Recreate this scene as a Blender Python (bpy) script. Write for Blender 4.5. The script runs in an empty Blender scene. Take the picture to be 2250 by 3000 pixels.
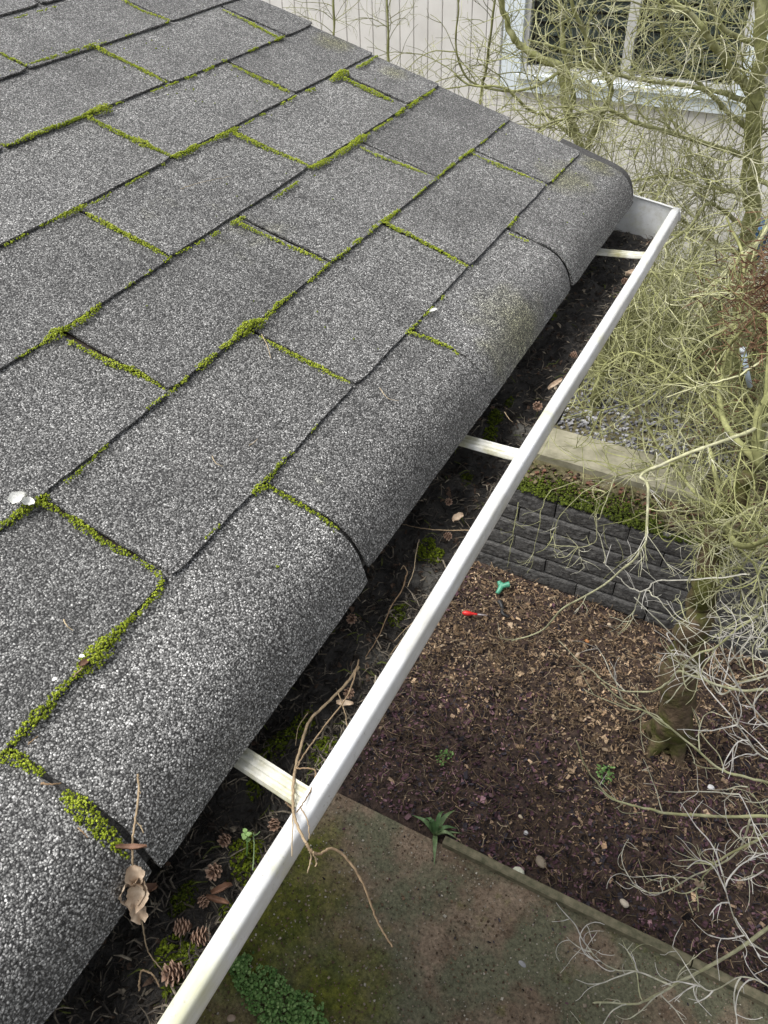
import bpy, math, random
import numpy as np
from mathutils import Vector, noise as mnoise

random.seed(7); rng = np.random.default_rng(7)
scene = bpy.context.scene
COL = scene.collection
# ------------------------------------------------------------------ camera
CAM = np.array([0.365892, -0.120206, 0.471982])
RW = np.array([[0.884196, 0.466219, -0.02893], [0.300163, -0.614538, -0.729551], [-0.35791, 0.636382, -0.683314]])
FPX = 2300.0
PITCH = math.radians(16.5)
cd = bpy.data.cameras.new('camera'); cam = bpy.data.objects.new('camera', cd); COL.objects.link(cam)
cd.sensor_fit = 'HORIZONTAL'; cd.sensor_width = 36.0; cd.lens = FPX / 2250 * 36.0
cd.clip_start = 0.01; cd.clip_end = 500
from mathutils import Matrix
rm = Matrix(((RW[0][0], -RW[1][0], -RW[2][0]), (RW[0][1], -RW[1][1], -RW[2][1]), (RW[0][2], -RW[1][2], -RW[2][2])))
cam.matrix_world = Matrix.Translation(Vector(CAM)) @ rm.to_4x4()
scene.camera = cam
# ------------------------------------------------------------------ light: overcast daylight
SUN_EL, SUN_AZ = math.radians(60), math.radians(240)     # azimuth: direction the light comes from, from +Y towards +X
w = bpy.data.worlds.new('World'); scene.world = w; w.use_nodes = True
nt = w.node_tree; bg = nt.nodes['Background']
sky = nt.nodes.new('ShaderNodeTexSky'); sky.sky_type = 'NISHITA'; sky.sun_disc = False
sky.sun_elevation = SUN_EL; sky.sun_rotation = SUN_AZ; sky.air_density = 1.0; sky.dust_density = 4.0
hs = nt.nodes.new('ShaderNodeHueSaturation'); hs.inputs['Saturation'].default_value = 0.24
nt.links.new(sky.outputs[0], hs.inputs['Color']); nt.links.new(hs.outputs[0], bg.inputs['Color'])
bg.inputs['Strength'].default_value = 0.115
sl = bpy.data.lights.new('sun', 'SUN'); sun = bpy.data.objects.new('sun', sl); COL.objects.link(sun)
sl.energy = 2.2; sl.angle = math.radians(40); sl.color = (1.0, 0.97, 0.93)
sd = Vector((math.sin(SUN_AZ) * math.cos(SUN_EL), math.cos(SUN_AZ) * math.cos(SUN_EL), math.sin(SUN_EL)))
sun.rotation_euler = sd.to_track_quat('Z', 'Y').to_euler()
scene.view_settings.view_transform = 'Standard'; scene.view_settings.look = 'None'
scene.view_settings.exposure = 0.80; scene.view_settings.gamma = 1.0
scene.view_settings.use_curve_mapping = False

# ------------------------------------------------------------------ placing helpers (photograph measured on a 1659 x 2212 grid)
def ray(dx, dy):
    d = RW.T @ np.array([(dx * 2250 / 1659 - 1125) / FPX, (dy * 2250 / 1659 - 1500) / FPX, 1.0])
    return d / np.linalg.norm(d)
def at(dx, dy, Y):
    d = ray(dx, dy); return CAM + d * ((Y - CAM[1]) / d[1])
def atz(dx, dy, z):
    d = ray(dx, dy); return CAM + d * ((z - CAM[2]) / d[2])
RN = np.array([math.sin(PITCH), 0, math.cos(PITCH)])
def atroof(dx, dy, h=0.0):
    d = ray(dx, dy); t = (h - CAM @ RN) / (d @ RN); return CAM + d * t
def uv_of(X):
    return X[1], -X[0] * math.cos(PITCH) + X[2] * math.sin(PITCH)

# ------------------------------------------------------------------ object helpers
def tag(o, label=None, cat=None, group=None, kind=None):
    if label: o['label'] = label
    if cat: o['category'] = cat
    if group: o['group'] = group
    if kind: o['kind'] = kind
    return o
def empty(name, loc=(0, 0, 0)):
    o = bpy.data.objects.new(name, None); o.location = loc; o.empty_display_size = 0.02; COL.objects.link(o); return o
def mesh_np(name, V, F, tone=None, smooth=False, col=None):
    """V (n,3); F (m,k) array or list of lists"""
    me = bpy.data.meshes.new(name)
    V = np.asarray(V, dtype=np.float32)
    if isinstance(F, np.ndarray):
        m, k = F.shape
        me.vertices.add(len(V)); me.vertices.foreach_set('co', V.ravel())
        me.loops.add(m * k); me.loops.foreach_set('vertex_index', F.astype(np.int32).ravel())
        me.polygons.add(m); me.polygons.foreach_set('loop_start', np.arange(0, m * k, k, dtype=np.int32))
        me.polygons.foreach_set('loop_total', np.full(m, k, dtype=np.int32))
        me.update(calc_edges=True)
    else:
        me.from_pydata([tuple(map(float, v)) for v in V], [], [tuple(map(int, f)) for f in F]); me.update()
    if tone is not None:
        a = me.attributes.new('tone', 'FLOAT', 'POINT'); a.data.foreach_set('value', np.asarray(tone, dtype=np.float32))
    if col is not None:
        a = me.attributes.new('tint', 'FLOAT_COLOR', 'POINT')
        c4 = np.ones((len(V), 4), dtype=np.float32); c4[:, :3] = col; a.data.foreach_set('color', c4.ravel())
    if smooth: me.polygons.foreach_set('use_smooth', np.ones(len(me.polygons), dtype=bool))
    me.validate()
    return me
def obj(name, me, mat=None, parent=None, loc=None):
    o = bpy.data.objects.new(name, me); COL.objects.link(o)
    if mat and not me.materials: me.materials.append(mat)
    if parent is not None:
        o.parent = parent
        o.location = loc if loc is not None else -Vector(root_loc(parent))
    elif loc is not None: o.location = loc
    return o
def root_loc(o):
    p = Vector((0, 0, 0))
    while o is not None: p += o.location; o = o.parent
    return p
class MB:
    """collects pieces into one mesh; quads only (tris repeat the last index)"""
    def __init__(s): s.V = []; s.F = []; s.n = 0; s.T = []; s.C = []
    def add(s, V, F, tone=0.0, col=None):
        V = np.asarray(V, float); s.V.append(V); s.F += [[i + s.n for i in f] for f in F]; s.n += len(V)
        s.T.append(np.full(len(V), tone) if np.isscalar(tone) else np.asarray(tone))
        s.C.append(np.tile(col if col is not None else (1, 1, 1), (len(V), 1)))
    def box(s, lo, hi, tone=0.0):
        x0, y0, z0 = lo; x1, y1, z1 = hi
        s.add([(x0, y0, z0), (x1, y0, z0), (x1, y1, z0), (x0, y1, z0), (x0, y0, z1), (x1, y0, z1), (x1, y1, z1), (x0, y1, z1)],
              [(0, 3, 2, 1), (4, 5, 6, 7), (0, 1, 5, 4), (1, 2, 6, 5), (2, 3, 7, 6), (3, 0, 4, 7)], tone)
    def tube(s, P, R, sides=5, tone=0.0, cap=True):
        V, F = tube_geo(P, R, sides, cap); s.add(V, F, tone)
    def mesh(s, name, smooth=False, color=False):
        V = np.concatenate(s.V)
        return mesh_np(name, V, s.F, np.concatenate(s.T), smooth, np.concatenate(s.C) if color else None)
    def build(s, name, mat, parent=None, smooth=False, color=False):
        return obj(name, s.mesh(name, smooth, color), mat, parent)
def tube_geo(P, R, sides=5, cap=True):
    P = np.asarray(P, float); n = len(P); R = np.broadcast_to(np.asarray(R, float), (n,))
    T = np.gradient(P, axis=0); T /= np.linalg.norm(T, axis=1)[:, None] + 1e-12
    a = np.array([0, 0, 1.0]) if abs(T[0][2]) < 0.8 else np.array([1.0, 0, 0])
    nrm = np.cross(T[0], a); nrm /= np.linalg.norm(nrm)
    V = np.zeros((n, sides, 3)); ang = np.arange(sides) / sides * 2 * np.pi
    for i in range(n):
        nrm = nrm - T[i] * (nrm @ T[i]); nrm /= np.linalg.norm(nrm) + 1e-12
        b = np.cross(T[i], nrm)
        V[i] = P[i] + R[i] * (np.cos(ang)[:, None] * nrm + np.sin(ang)[:, None] * b)
    F = []
    for i in range(n - 1):
        for j in range(sides):
            k = (j + 1) % sides
            F.append((i * sides + j, i * sides + k, (i + 1) * sides + k, (i + 1) * sides + j))
    if cap:
        F.append(tuple(range(sides))[::-1]); F.append(tuple((n - 1) * sides + j for j in range(sides)))
    return V.reshape(-1, 3), F
def catmull(P, per=6):
    P = np.asarray(P, float); Q = np.vstack([2 * P[0] - P[1], P, 2 * P[-1] - P[-2]]); out = []
    for i in range(1, len(Q) - 2):
        p0, p1, p2, p3 = Q[i - 1], Q[i], Q[i + 1], Q[i + 2]
        for t in np.linspace(0, 1, per, endpoint=False):
            out.append(.5 * ((2 * p1) + (-p0 + p2) * t + (2 * p0 - 5 * p1 + 4 * p2 - p3) * t * t + (-p0 + 3 * p1 - 3 * p2 + p3) * t ** 3))
    out.append(P[-1]); return np.array(out)
def nz(x, y, z=0.0, s=1.0):
    return mnoise.noise(Vector((x * s, y * s, z * s)))
def fbm(x, y, z=0.0, s=1.0, o=3):
    v = 0; a = 1
    for i in range(o): v += a * nz(x, y, z + i * 7.3, s); a *= .5; s *= 2.1
    return v

# ------------------------------------------------------------------ materials
def mat_base(name, rough=0.8, spec=0.3):
    m = bpy.data.materials.new(name); m.use_nodes = True
    b = m.node_tree.nodes['Principled BSDF']; b.inputs['Roughness'].default_value = rough
    b.inputs['Specular IOR Level'].default_value = spec
    return m, m.node_tree, b
class N:
    def __init__(s, nt): s.nt = nt
    def __call__(s, t, **kw):
        n = s.nt.nodes.new('ShaderNode' + t)
        for k, v in kw.items():
            if k in n.inputs.keys():
                if hasattr(v, 'is_output') or isinstance(v, bpy.types.NodeSocket): s.nt.links.new(v, n.inputs[k])
                else: n.inputs[k].default_value = v
            else: setattr(n, k, v)
        return n
    def link(s, a, b): s.nt.links.new(a, b)
    def ramp(s, fac, stops, interp='LINEAR'):
        r = s.nt.nodes.new('ShaderNodeValToRGB'); s.nt.links.new(fac, r.inputs[0]); cr = r.color_ramp; cr.interpolation = interp
        while len(cr.elements) < len(stops): cr.elements.new(0.5)
        for e, (p, c) in zip(cr.elements, stops):
            e.position = p; e.color = (c, c, c, 1) if np.isscalar(c) else (*c, 1)
        return r.outputs[0]
    def mix(s, fac, a, b, mode='MIX'):
        n = s.nt.nodes.new('ShaderNodeMix'); n.data_type = 'RGBA'; n.blend_type = mode
        for sock, v in ((n.inputs[0], fac), (n.inputs[6], a), (n.inputs[7], b)):
            if isinstance(v, bpy.types.NodeSocket): s.nt.links.new(v, sock)
            elif np.isscalar(v): sock.default_value = v if sock == n.inputs[0] else (v, v, v, 1)
            else: sock.default_value = (*v, 1)
        return n.outputs[2]
    def math(s, op, a, b=0.0, clamp=False):
        n = s.nt.nodes.new('ShaderNodeMath'); n.operation = op; n.use_clamp = clamp
        for i, v in enumerate((a, b)):
            if isinstance(v, bpy.types.NodeSocket): s.nt.links.new(v, n.inputs[i])
            else: n.inputs[i].default_value = v
        return n.outputs[0]
    def pos(s): return s('NewGeometry').outputs['Position']
    def oc(s): return s('TexCoord').outputs['Object']
    def noise(s, v, scale, detail=3.0, rough=0.55): return s('TexNoise', Vector=v, Scale=scale, Detail=detail, Roughness=rough).outputs['Fac']
    def bump(s, h, strength, dist, normal=None):
        b = s('Bump', Height=h, Strength=strength, Distance=dist)
        if normal is not None: s.link(normal, b.inputs['Normal'])
        return b.outputs[0]
def blob(n, P, c, r, soft=0.5):
    """mask: 1 inside a sphere at c, wobbling edge"""
    d = n('VectorMath', operation='DISTANCE'); n.link(P, d.inputs[0]); d.inputs[1].default_value = tuple(c)
    wob = n.noise(P, 2.2 / r, 4.0)
    dd = n.math('ADD', n.math('DIVIDE', d.outputs['Value'], r), n.math('MULTIPLY', n.math('SUBTRACT', wob, 0.5), 1.3))
    return n.ramp(dd, [(1 - soft, 1.0), (1.0, 0.0)])

def make_shingle_mat():
    m, t, b = mat_base('asphalt_shingle', 0.62, 0.45); n = N(t); P = n.pos()
    dn = n('TexNoise', Vector=P, Scale=420.0, Detail=2.0); dv = n('VectorMath', operation='MULTIPLY_ADD')
    n.link(dn.outputs['Color'], dv.inputs[0]); dv.inputs[1].default_value = (.0022, .0022, .0022); n.link(P, dv.inputs[2])
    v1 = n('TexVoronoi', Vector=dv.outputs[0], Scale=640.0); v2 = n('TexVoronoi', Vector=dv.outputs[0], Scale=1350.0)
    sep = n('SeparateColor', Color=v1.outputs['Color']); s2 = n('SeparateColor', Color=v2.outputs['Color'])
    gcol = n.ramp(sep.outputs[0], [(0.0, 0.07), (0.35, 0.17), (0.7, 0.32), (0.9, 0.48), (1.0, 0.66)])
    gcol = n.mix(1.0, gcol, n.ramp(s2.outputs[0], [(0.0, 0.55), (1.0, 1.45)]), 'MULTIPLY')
    gr = n.mix(n.ramp(v1.outputs['Distance'], [(0.34, 0.0), (0.72, 1.0)]), gcol, (0.018, 0.018, 0.018))  # asphalt black in the gaps, also painting crevice shade between granules
    gr = n.mix(1.0, gr, n.ramp(n.noise(P, 150.0, 2.0), [(0.3, 0.78), (0.7, 1.24)]), 'MULTIPLY')
    big = n.ramp(n.noise(P, 9.0, 4.0), [(0.3, 0.76), (0.7, 1.18)])
    c = n.mix(1.0, gr, big, 'MULTIPLY')
    # weather stain streaks running down the slope and dirt clouds
    mp = n('Mapping', Vector=P); mp.inputs['Scale'].default_value = (3.0, 26.0, 3.0)
    st = n.ramp(n.noise(mp.outputs[0], 1.0, 3.0), [(0.35, 0.86), (0.65, 1.06)])
    c = n.mix(1.0, c, st, 'MULTIPLY')
    # algae: yellow-green film in patches
    al = n.ramp(n.noise(P, 4.2, 6.0, 0.7), [(0.62, 0.0), (0.74, 0.42)])
    for (q, r, k) in [((1140, 690), 0.085, .62), ((1110, 760), 0.05, .5), ((1225, 390), 0.06, .6), ((720, 95), .045, .7), ((1290, 360), .04, .8), ((850, 160), .03, .6), ((1165, 215), .03, .4)]:
        X = atroof(*q) if q[0] < 1120 or q[1] < 450 else atroof(*q) + np.array([.0, .0, -.01])
        al = n.math('MAXIMUM', al, n.math('MULTIPLY', blob(n, P, X, r, .8), k))
    c = n.mix(al, c, n.mix(1.0, c, (1.02, 1.01, 0.50), 'MULTIPLY'))
    hs_ = n('HueSaturation', Color=c); hs_.inputs['Saturation'].default_value = 1.0
    oi = n('ObjectInfo').outputs['Random']
    c = n.mix(1.0, c, n.ramp(oi, [(0.0, 0.80), (1.0, 1.10)]), 'MULTIPLY')
    bald = n.ramp(n.noise(P, 26.0, 5.0, 0.65), [(0.60, 1.0), (0.72, 0.62)])
    c = n.mix(1.0, c, bald, 'MULTIPLY')
    tint = n.mix(1.0, c, (1.0, 0.995, 0.965), 'MULTIPLY')
    n.link(tint, b.inputs['Base Color'])
    h = n.math('ADD', n.math('MULTIPLY', v1.outputs['Distance'], -1.0), n.math('MULTIPLY', sep.outputs[1], 0.6))
    nb = n.bump(n.noise(P, 60.0, 3.0), 0.25, 0.004)
    n.link(n.bump(h, 0.9, 0.0012, nb), b.inputs['Normal'])
    b.inputs['Sheen Weight'].default_value = 0.06; b.inputs['Sheen Roughness'].default_value = 0.45
    return m
def make_simple(name, c0, c1, scale=20.0, rough=0.8, spec=0.25, bump=0.3, bdist=0.002, bscale=None, coord='pos', detail=5.0):
    m, t, b = mat_base(name, rough, spec); n = N(t); P = n.pos() if coord == 'pos' else n.oc()
    f = n.noise(P, scale, detail, 0.6)
    n.link(n.ramp(f, [(0.32, c0), (0.68, c1)]), b.inputs['Base Color'])
    if bump: n.link(n.bump(n.noise(P, bscale or scale * 2.5, 4.0), bump, bdist), b.inputs['Normal'])
    return m
def make_tinted(name, rough=0.85, spec=0.2, scale=120.0, amp=(0.6, 1.35), bump=0.4, bdist=0.002):
    """colour from the 'tint' attribute of each piece, mottled by noise"""
    m, t, b = mat_base(name, rough, spec); n = N(t); P = n.pos()
    a = n('Attribute', attribute_name='tint').outputs['Color']
    c = n.mix(1.0, a, n.ramp(n.noise(P, scale, 3.0), [(0.3, amp[0]), (0.7, amp[1])]), 'MULTIPLY')
    n.link(c, b.inputs['Base Color'])
    if bump: n.link(n.bump(n.noise(P, scale * 1.5, 3.0), bump, bdist), b.inputs['Normal'])
    return m
def make_tone(name, stops, rough=0.85, spec=0.2, scale=40.0, amp=(0.7, 1.3), bump=0.4, bdist=0.002, extra=None):
    m, t, b = mat_base(name, rough, spec); n = N(t); P = n.pos()
    a = n('Attribute', attribute_name='tone').outputs['Fac']
    c = n.mix(1.0, n.ramp(a, stops), n.ramp(n.noise(P, scale, 4.0), [(0.3, amp[0]), (0.7, amp[1])]), 'MULTIPLY')
    if extra is not None:
        f = n.ramp(n.noise(P, extra[0], 4.0), [(extra[1], 0.0), (extra[2], 1.0)]); c = n.mix(f, c, extra[3])
    n.link(c, b.inputs['Base Color'])
    if bump: n.link(n.bump(n.noise(P, scale * 2, 3.0), bump, bdist), b.inputs['Normal'])
    return m
def make_gutter_mat():
    m, t, b = mat_base('gutter_enamel', 0.34, 0.5); n = N(t); P = n.pos()
    mp = n('Mapping', Vector=P); mp.inputs['Scale'].default_value = (60.0, 9.0, 60.0)
    c = n.mix(n.ramp(n.noise(P, 9.0, 6.0, 0.7), [(0.36, 0.0), (0.70, 0.9)]), (0.75, 0.77, 0.79), (0.50, 0.50, 0.47))
    c = n.mix(n.ramp(n.noise(mp.outputs[0], 1.0, 5.0, 0.7), [(0.48, 0.0), (0.72, 0.65)]), c, (0.42, 0.41, 0.35))
    # yellow-green algae specks and smears
    al = n.ramp(n.noise(P, 34.0, 6.0, 0.75), [(0.52, 0.0), (0.70, 0.7)])
    near = n.noise(P, 5.0, 2.0)
    al = n.math('MULTIPLY', al, n.ramp(near, [(0.47, 0.0), (0.62, 1.0)]))
    for q, r in [((425, 2125), .03), ((390, 2190), .025), ((1310, 730), .02)]:
        al = n.math('MAXIMUM', al, n.math('MULTIPLY', blob(n, P, atz(*q, -.085), r, .9), 0.55))
    c = n.mix(al, c, (0.50, 0.50, 0.24))
    dk = n.ramp(n.noise(P, 260.0, 3.0, 0.7), [(0.62, 0.0), (0.74, 0.75)])
    c = n.mix(n.math('MULTIPLY', dk, n.ramp(n.noise(P, 16.0, 2.0), [(0.42, 0.15), (0.60, 0.95)])), c, (0.22, 0.20, 0.16))
    # inside the trough, below the hem: dirt tide
    sp = n('SeparateXYZ', Vector=P)
    low = n.ramp(n.math('ADD', sp.outputs['Z'], n.math('MULTIPLY', n.noise(P, 30.0, 4.0), 0.03)), [(0.0, 0.0), (1.0, 1.0)])
    n.link(c, b.inputs['Base Color'])
    n.link(n.ramp(n.noise(P, 22.0, 4.0), [(0.3, 0.28), (0.7, 0.5)]), b.inputs['Roughness'])
    n.link(n.bump(n.noise(P, 40.0, 3.0), 0.06, 0.002), b.inputs['Normal'])
    return m
def make_moss_mat(name='moss_cushion'):
    m, t, b = mat_base(name, 0.9, 0.15); n = N(t); P = n.pos()
    a = n('Attribute', attribute_name='tone').outputs['Fac']
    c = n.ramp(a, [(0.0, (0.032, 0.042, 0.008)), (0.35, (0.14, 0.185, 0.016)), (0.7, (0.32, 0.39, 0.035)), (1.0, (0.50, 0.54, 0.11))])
    c = n.mix(1.0, c, n.ramp(n.noise(P, 500.0, 2.0), [(0.3, 0.6), (0.7, 1.3)]), 'MULTIPLY')
    n.link(c, b.inputs['Base Color'])
    n.link(n.bump(n.noise(P, 1500.0, 2.0), 0.6, 0.001), b.inputs['Normal'])
    return m
M = {}
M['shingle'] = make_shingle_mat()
M['gutter'] = make_gutter_mat()
M['shingle_worn'] = make_simple('worn_starter_asphalt', (0.022, 0.022, 0.022), (0.105, 0.103, 0.10), 420.0, 0.8, 0.3, 0.8, 0.001, 700.0)
M['hanger'] = make_simple('hanger_aluminium', (0.40, 0.38, 0.20), (0.80, 0.80, 0.76), 38.0, 0.45, 0.5, 0.05, 0.001)
M['moss'] = make_moss_mat()
M['wood_dark'] = make_simple('dark_fascia_wood', (0.03, 0.025, 0.02), (0.07, 0.055, 0.045), 14.0)
M['wallpaint'] = make_simple('house_wall_paint', (0.42, 0.40, 0.36), (0.5, 0.48, 0.44), 5.0)
M['soil'] = make_simple('wet_gutter_soil', (0.009, 0.008, 0.0075), (0.050, 0.045, 0.039), 70.0, 0.6, 0.45, 0.9, 0.006, 160.0)
def make_soil():
    m = M['soil']; t = m.node_tree; n = N(t); P = n.pos(); b = t.nodes['Principled BSDF']
    src = b.inputs['Base Color'].links[0].from_socket
    k = None
    for q, r in [((935, 1235), .030), ((1005, 1020), .022), ((830, 1420), .024), ((575, 1745), .016), ((740, 1500), .02), ((1130, 930), .018)]:
        f = blob(n, P, atz(*q, -.135), r, .8); k = f if k is None else n.math('MAXIMUM', k, f)
    n.link(n.mix(n.math('MULTIPLY', k, .8), src, n.ramp(n.noise(P, 90.0, 4.0), [(0.3, (0.08, 0.075, 0.065)), (0.7, (0.26, 0.25, 0.22))])), b.inputs['Base Color'])
make_soil()
M['litter'] = make_tinted('gutter_litter', 0.75, 0.3, 300.0)
M['cone'] = make_tone('cone_scale_brown', [(0.0, (0.035, 0.02, 0.014)), (0.5, (0.16, 0.09, 0.058)), (1.0, (0.44, 0.30, 0.22))], 0.6, 0.3, 200.0, bdist=.0006)
M['twig_dry'] = make_tone('dry_twig_bark', [(0.0, (0.05, 0.035, 0.022)), (0.5, (0.22, 0.15, 0.09)), (1.0, (0.42, 0.34, 0.22))], 0.8, 0.2, 180.0, bdist=.0008)
M['leaf_dry'] = make_simple('dry_leaf', (0.30, 0.21, 0.14), (0.55, 0.45, 0.34), 90.0, 0.7, 0.3, 0.5, 0.001)
M['petal'] = make_simple('white_petal', (0.70, 0.70, 0.66), (0.85, 0.85, 0.82), 60.0, 0.5, 0.3, 0.2, 0.001)
M['bark_green'] = make_tone('lichen_bark', [(0.0, (0.06, 0.06, 0.022)), (0.25, (0.14, 0.14, 0.065)), (0.5, (0.30, 0.31, 0.135)), (0.75, (0.45, 0.445, 0.29)), (1.0, (0.62, 0.60, 0.56))], 0.85, 0.2, 30.0, (0.62, 1.3), 0.5, 0.003)
M['trunk'] = make_tone('mossy_trunk_bark', [(0.0, (0.13, 0.095, 0.062)), (1.0, (0.13, 0.095, 0.062))], 0.9, 0.15, 24.0, (0.55, 1.4), 0.9, 0.012, extra=(7.0, 0.42, 0.6, (0.085, 0.09, 0.026)))
M['chips'] = make_tinted('bark_chips', 0.9, 0.15, 90.0)
M['mulch'] = make_simple('mulch_bed', (0.018, 0.015, 0.016), (0.10, 0.07, 0.056), 26.0, 0.95, 0.1, 0.9, 0.02, 60.0)
M['terrace'] = make_simple('terrace_soil', (0.05, 0.048, 0.022), (0.17, 0.15, 0.09), 9.0, 0.95, 0.1, 0.8, 0.02, 40.0)
M['ground'] = make_simple('ground_soil', (0.06, 0.045, 0.03), (0.13, 0.10, 0.065), 3.0, 0.95, 0.1, 0.6, 0.02, 30.0)
M['block'] = make_simple('split_face_block', (0.045, 0.044, 0.044), (0.125, 0.123, 0.118), 45.0, 0.92, 0.15, 0.9, 0.006, 90.0)
M['edging'] = make_simple('weathered_edging_wood', (0.085, 0.085, 0.052), (0.22, 0.195, 0.13), 26.0, 0.9, 0.15, 0.5, 0.003)
M['concrete'] = make_simple('pale_concrete', (0.15, 0.145, 0.095), (0.34, 0.32, 0.24), 9.0, 0.9, 0.2, 0.4, 0.004)
M['siding'] = make_simple('grey_siding_paint', (0.68, 0.665, 0.64), (0.78, 0.765, 0.74), 6.0, 0.75, 0.25, 0.15, 0.002)
M['trim'] = make_simple('white_trim_paint', (0.72, 0.80, 0.87), (0.80, 0.87, 0.92), 5.0, 0.5, 0.35, 0.05, 0.002)
M['vinyl'] = make_simple('window_vinyl', (0.50, 0.50, 0.49), (0.62, 0.62, 0.60), 5.0, 0.5, 0.35, 0.0)
M['blind'] = make_simple('dark_blind', (0.03, 0.045, 0.04), (0.09, 0.11, 0.10), 8.0, 0.5, 0.3, 0.0)
M['interior'] = make_simple('room_dark', (0.010, 0.010, 0.010), (0.02, 0.02, 0.02), 3.0, 0.9, 0.1, 0.0)
M['stone'] = make_tinted('garden_stone', 0.6, 0.35, 60.0, (0.8, 1.15), 0.2, 0.002)
M['gravel'] = make_tinted('grey_gravel', 0.85, 0.2, 60.0)
M['red_plastic'] = make_simple('red_plastic', (0.55, 0.02, 0.02), (0.7, 0.035, 0.03), 40.0, 0.35, 0.5, 0.0)
M['green_plastic'] = make_simple('green_plastic', (0.04, 0.22, 0.13), (0.10, 0.36, 0.24), 40.0, 0.45, 0.5, 0.0)
M['black_plastic'] = make_simple('black_plastic', (0.01, 0.011, 0.012), (0.03, 0.03, 0.032), 40.0, 0.5, 0.4, 0.0)
M['steel'] = make_simple('dull_steel', (0.25, 0.22, 0.24), (0.4, 0.37, 0.38), 40.0, 0.4, 0.5, 0.0)
M['blue_pipe'] = make_simple('pale_blue_plastic', (0.48, 0.60, 0.72), (0.62, 0.72, 0.8), 12.0, 0.5, 0.4, 0.0)
M['blue_dark'] = make_simple('blue_tarp', (0.03, 0.09, 0.22), (0.05, 0.15, 0.35), 12.0, 0.5, 0.4, 0.2)
M['leaf_green'] = make_tone('weed_leaf', [(0.0, (0.04, 0.10, 0.02)), (0.5, (0.11, 0.22, 0.055)), (1.0, (0.24, 0.36, 0.13))], 0.6, 0.3, 60.0)
M['blade'] = make_tone('strap_leaf', [(0.0, (0.04, 0.10, 0.03)), (0.5, (0.085, 0.16, 0.06)), (1.0, (0.20, 0.26, 0.13))], 0.5, 0.35, 40.0)
M['brown_leaves'] = make_tone('brown_fern', [(0.0, (0.06, 0.032, 0.02)), (1.0, (0.20, 0.115, 0.07))], 0.85, 0.15, 60.0)
def make_glass():
    m, t, b = mat_base('window_glass', 0.03, 0.5)
    b.inputs['Base Color'].default_value = (0.9, 0.95, 0.93, 1); b.inputs['Transmission Weight'].default_value = 1.0; b.inputs['IOR'].default_value = 1.45
    return m
M['glass'] = make_glass()
def make_patio_mat():
    m, t, b = mat_base('mossy_patio_concrete', 0.85, 0.25); n = N(t); P = n.pos()
    c = n.ramp(n.noise(P, 6.0, 6.0, 0.6), [(0.34, (0.115, 0.082, 0.055)), (0.62, (0.23, 0.175, 0.125))])
    gg = n.ramp(n.noise(P, 3.4, 4.0, 0.6), [(0.44, 0.0), (0.57, 0.8)])
    c = n.mix(gg, c, (0.115, 0.125, 0.078))
    mm = n.ramp(n.noise(P, 5.0, 6.0, 0.65), [(0.60, 0.0), (0.72, 0.7)])
    for q, r in [((600, 1960), .40), ((520, 2060), .36), ((720, 2150), .30), ((660, 1850), .24)]:
        mm = n.math('MAXIMUM', mm, n.math('MULTIPLY', blob(n, P, atz(*q, -3.0), r, .8), 0.9))
    c = n.mix(mm, c, n.ramp(n.noise(P, 22.0, 4.0), [(0.35, (0.050, 0.064, 0.006)), (0.65, (0.135, 0.145, 0.016))]))
    sp = n.ramp(n('TexVoronoi', Vector=P, Scale=85.0).outputs['Distance'], [(0.07, 1.0), (0.16, 0.0)])
    c = n.mix(n.math('MULTIPLY', sp, 0.35), c, (0.36, 0.32, 0.25))
    n.link(n.mix(1.0, c, n.ramp(n.noise(P, 75.0, 4.0, 0.75), [(0.3, 0.45), (0.7, 1.6)]), 'MULTIPLY'), b.inputs['Base Color'])
    n.link(n.bump(n.noise(P, 90.0, 4.0, 0.7), 0.9, 0.008), b.inputs['Normal'])
    return m
M['patio'] = make_patio_mat()

# ================================================================== THE SETTING
GZ = -3.0; TZ = -2.4; WALLY = 2.98; HY = 5.2
def sheet(name, x0, x1, y0, y1, z, mat, nx=1, ny=1, amp=0.0, fs=2.0, parent=None):
    xs = np.linspace(x0, x1, nx + 1); ys = np.linspace(y0, y1, ny + 1)
    V = [(x, y, z + (amp * fbm(x, y, 1.7, fs) if amp else 0)) for y in ys for x in xs]
    F = [(j * (nx + 1) + i, j * (nx + 1) + i + 1, (j + 1) * (nx + 1) + i + 1, (j + 1) * (nx + 1) + i) for j in range(ny) for i in range(nx)]
    return obj(name, mesh_np(name, V, F, smooth=amp > 0), mat, parent)
tag(sheet('ground', -150, 150, -150, 150, GZ - 0.06, M['ground']), kind='structure')
tag(sheet('mulch_bed', -2.4, 3.2, 1.30, WALLY + .06, GZ - 0.012, M['mulch'], 110, 36, 0.022, 2.3), kind='structure')
tag(sheet('patio', -2.4, 3.2, -3.0, 1.312, GZ + 0.004, M['patio'], 90, 70, 0.004, 3.0), kind='structure')
tag(sheet('terrace', -7, 7, WALLY + .13, 12.0, TZ - 0.02, M['terrace'], 90, 90, 0.02, 1.6), kind='structure')
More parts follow.
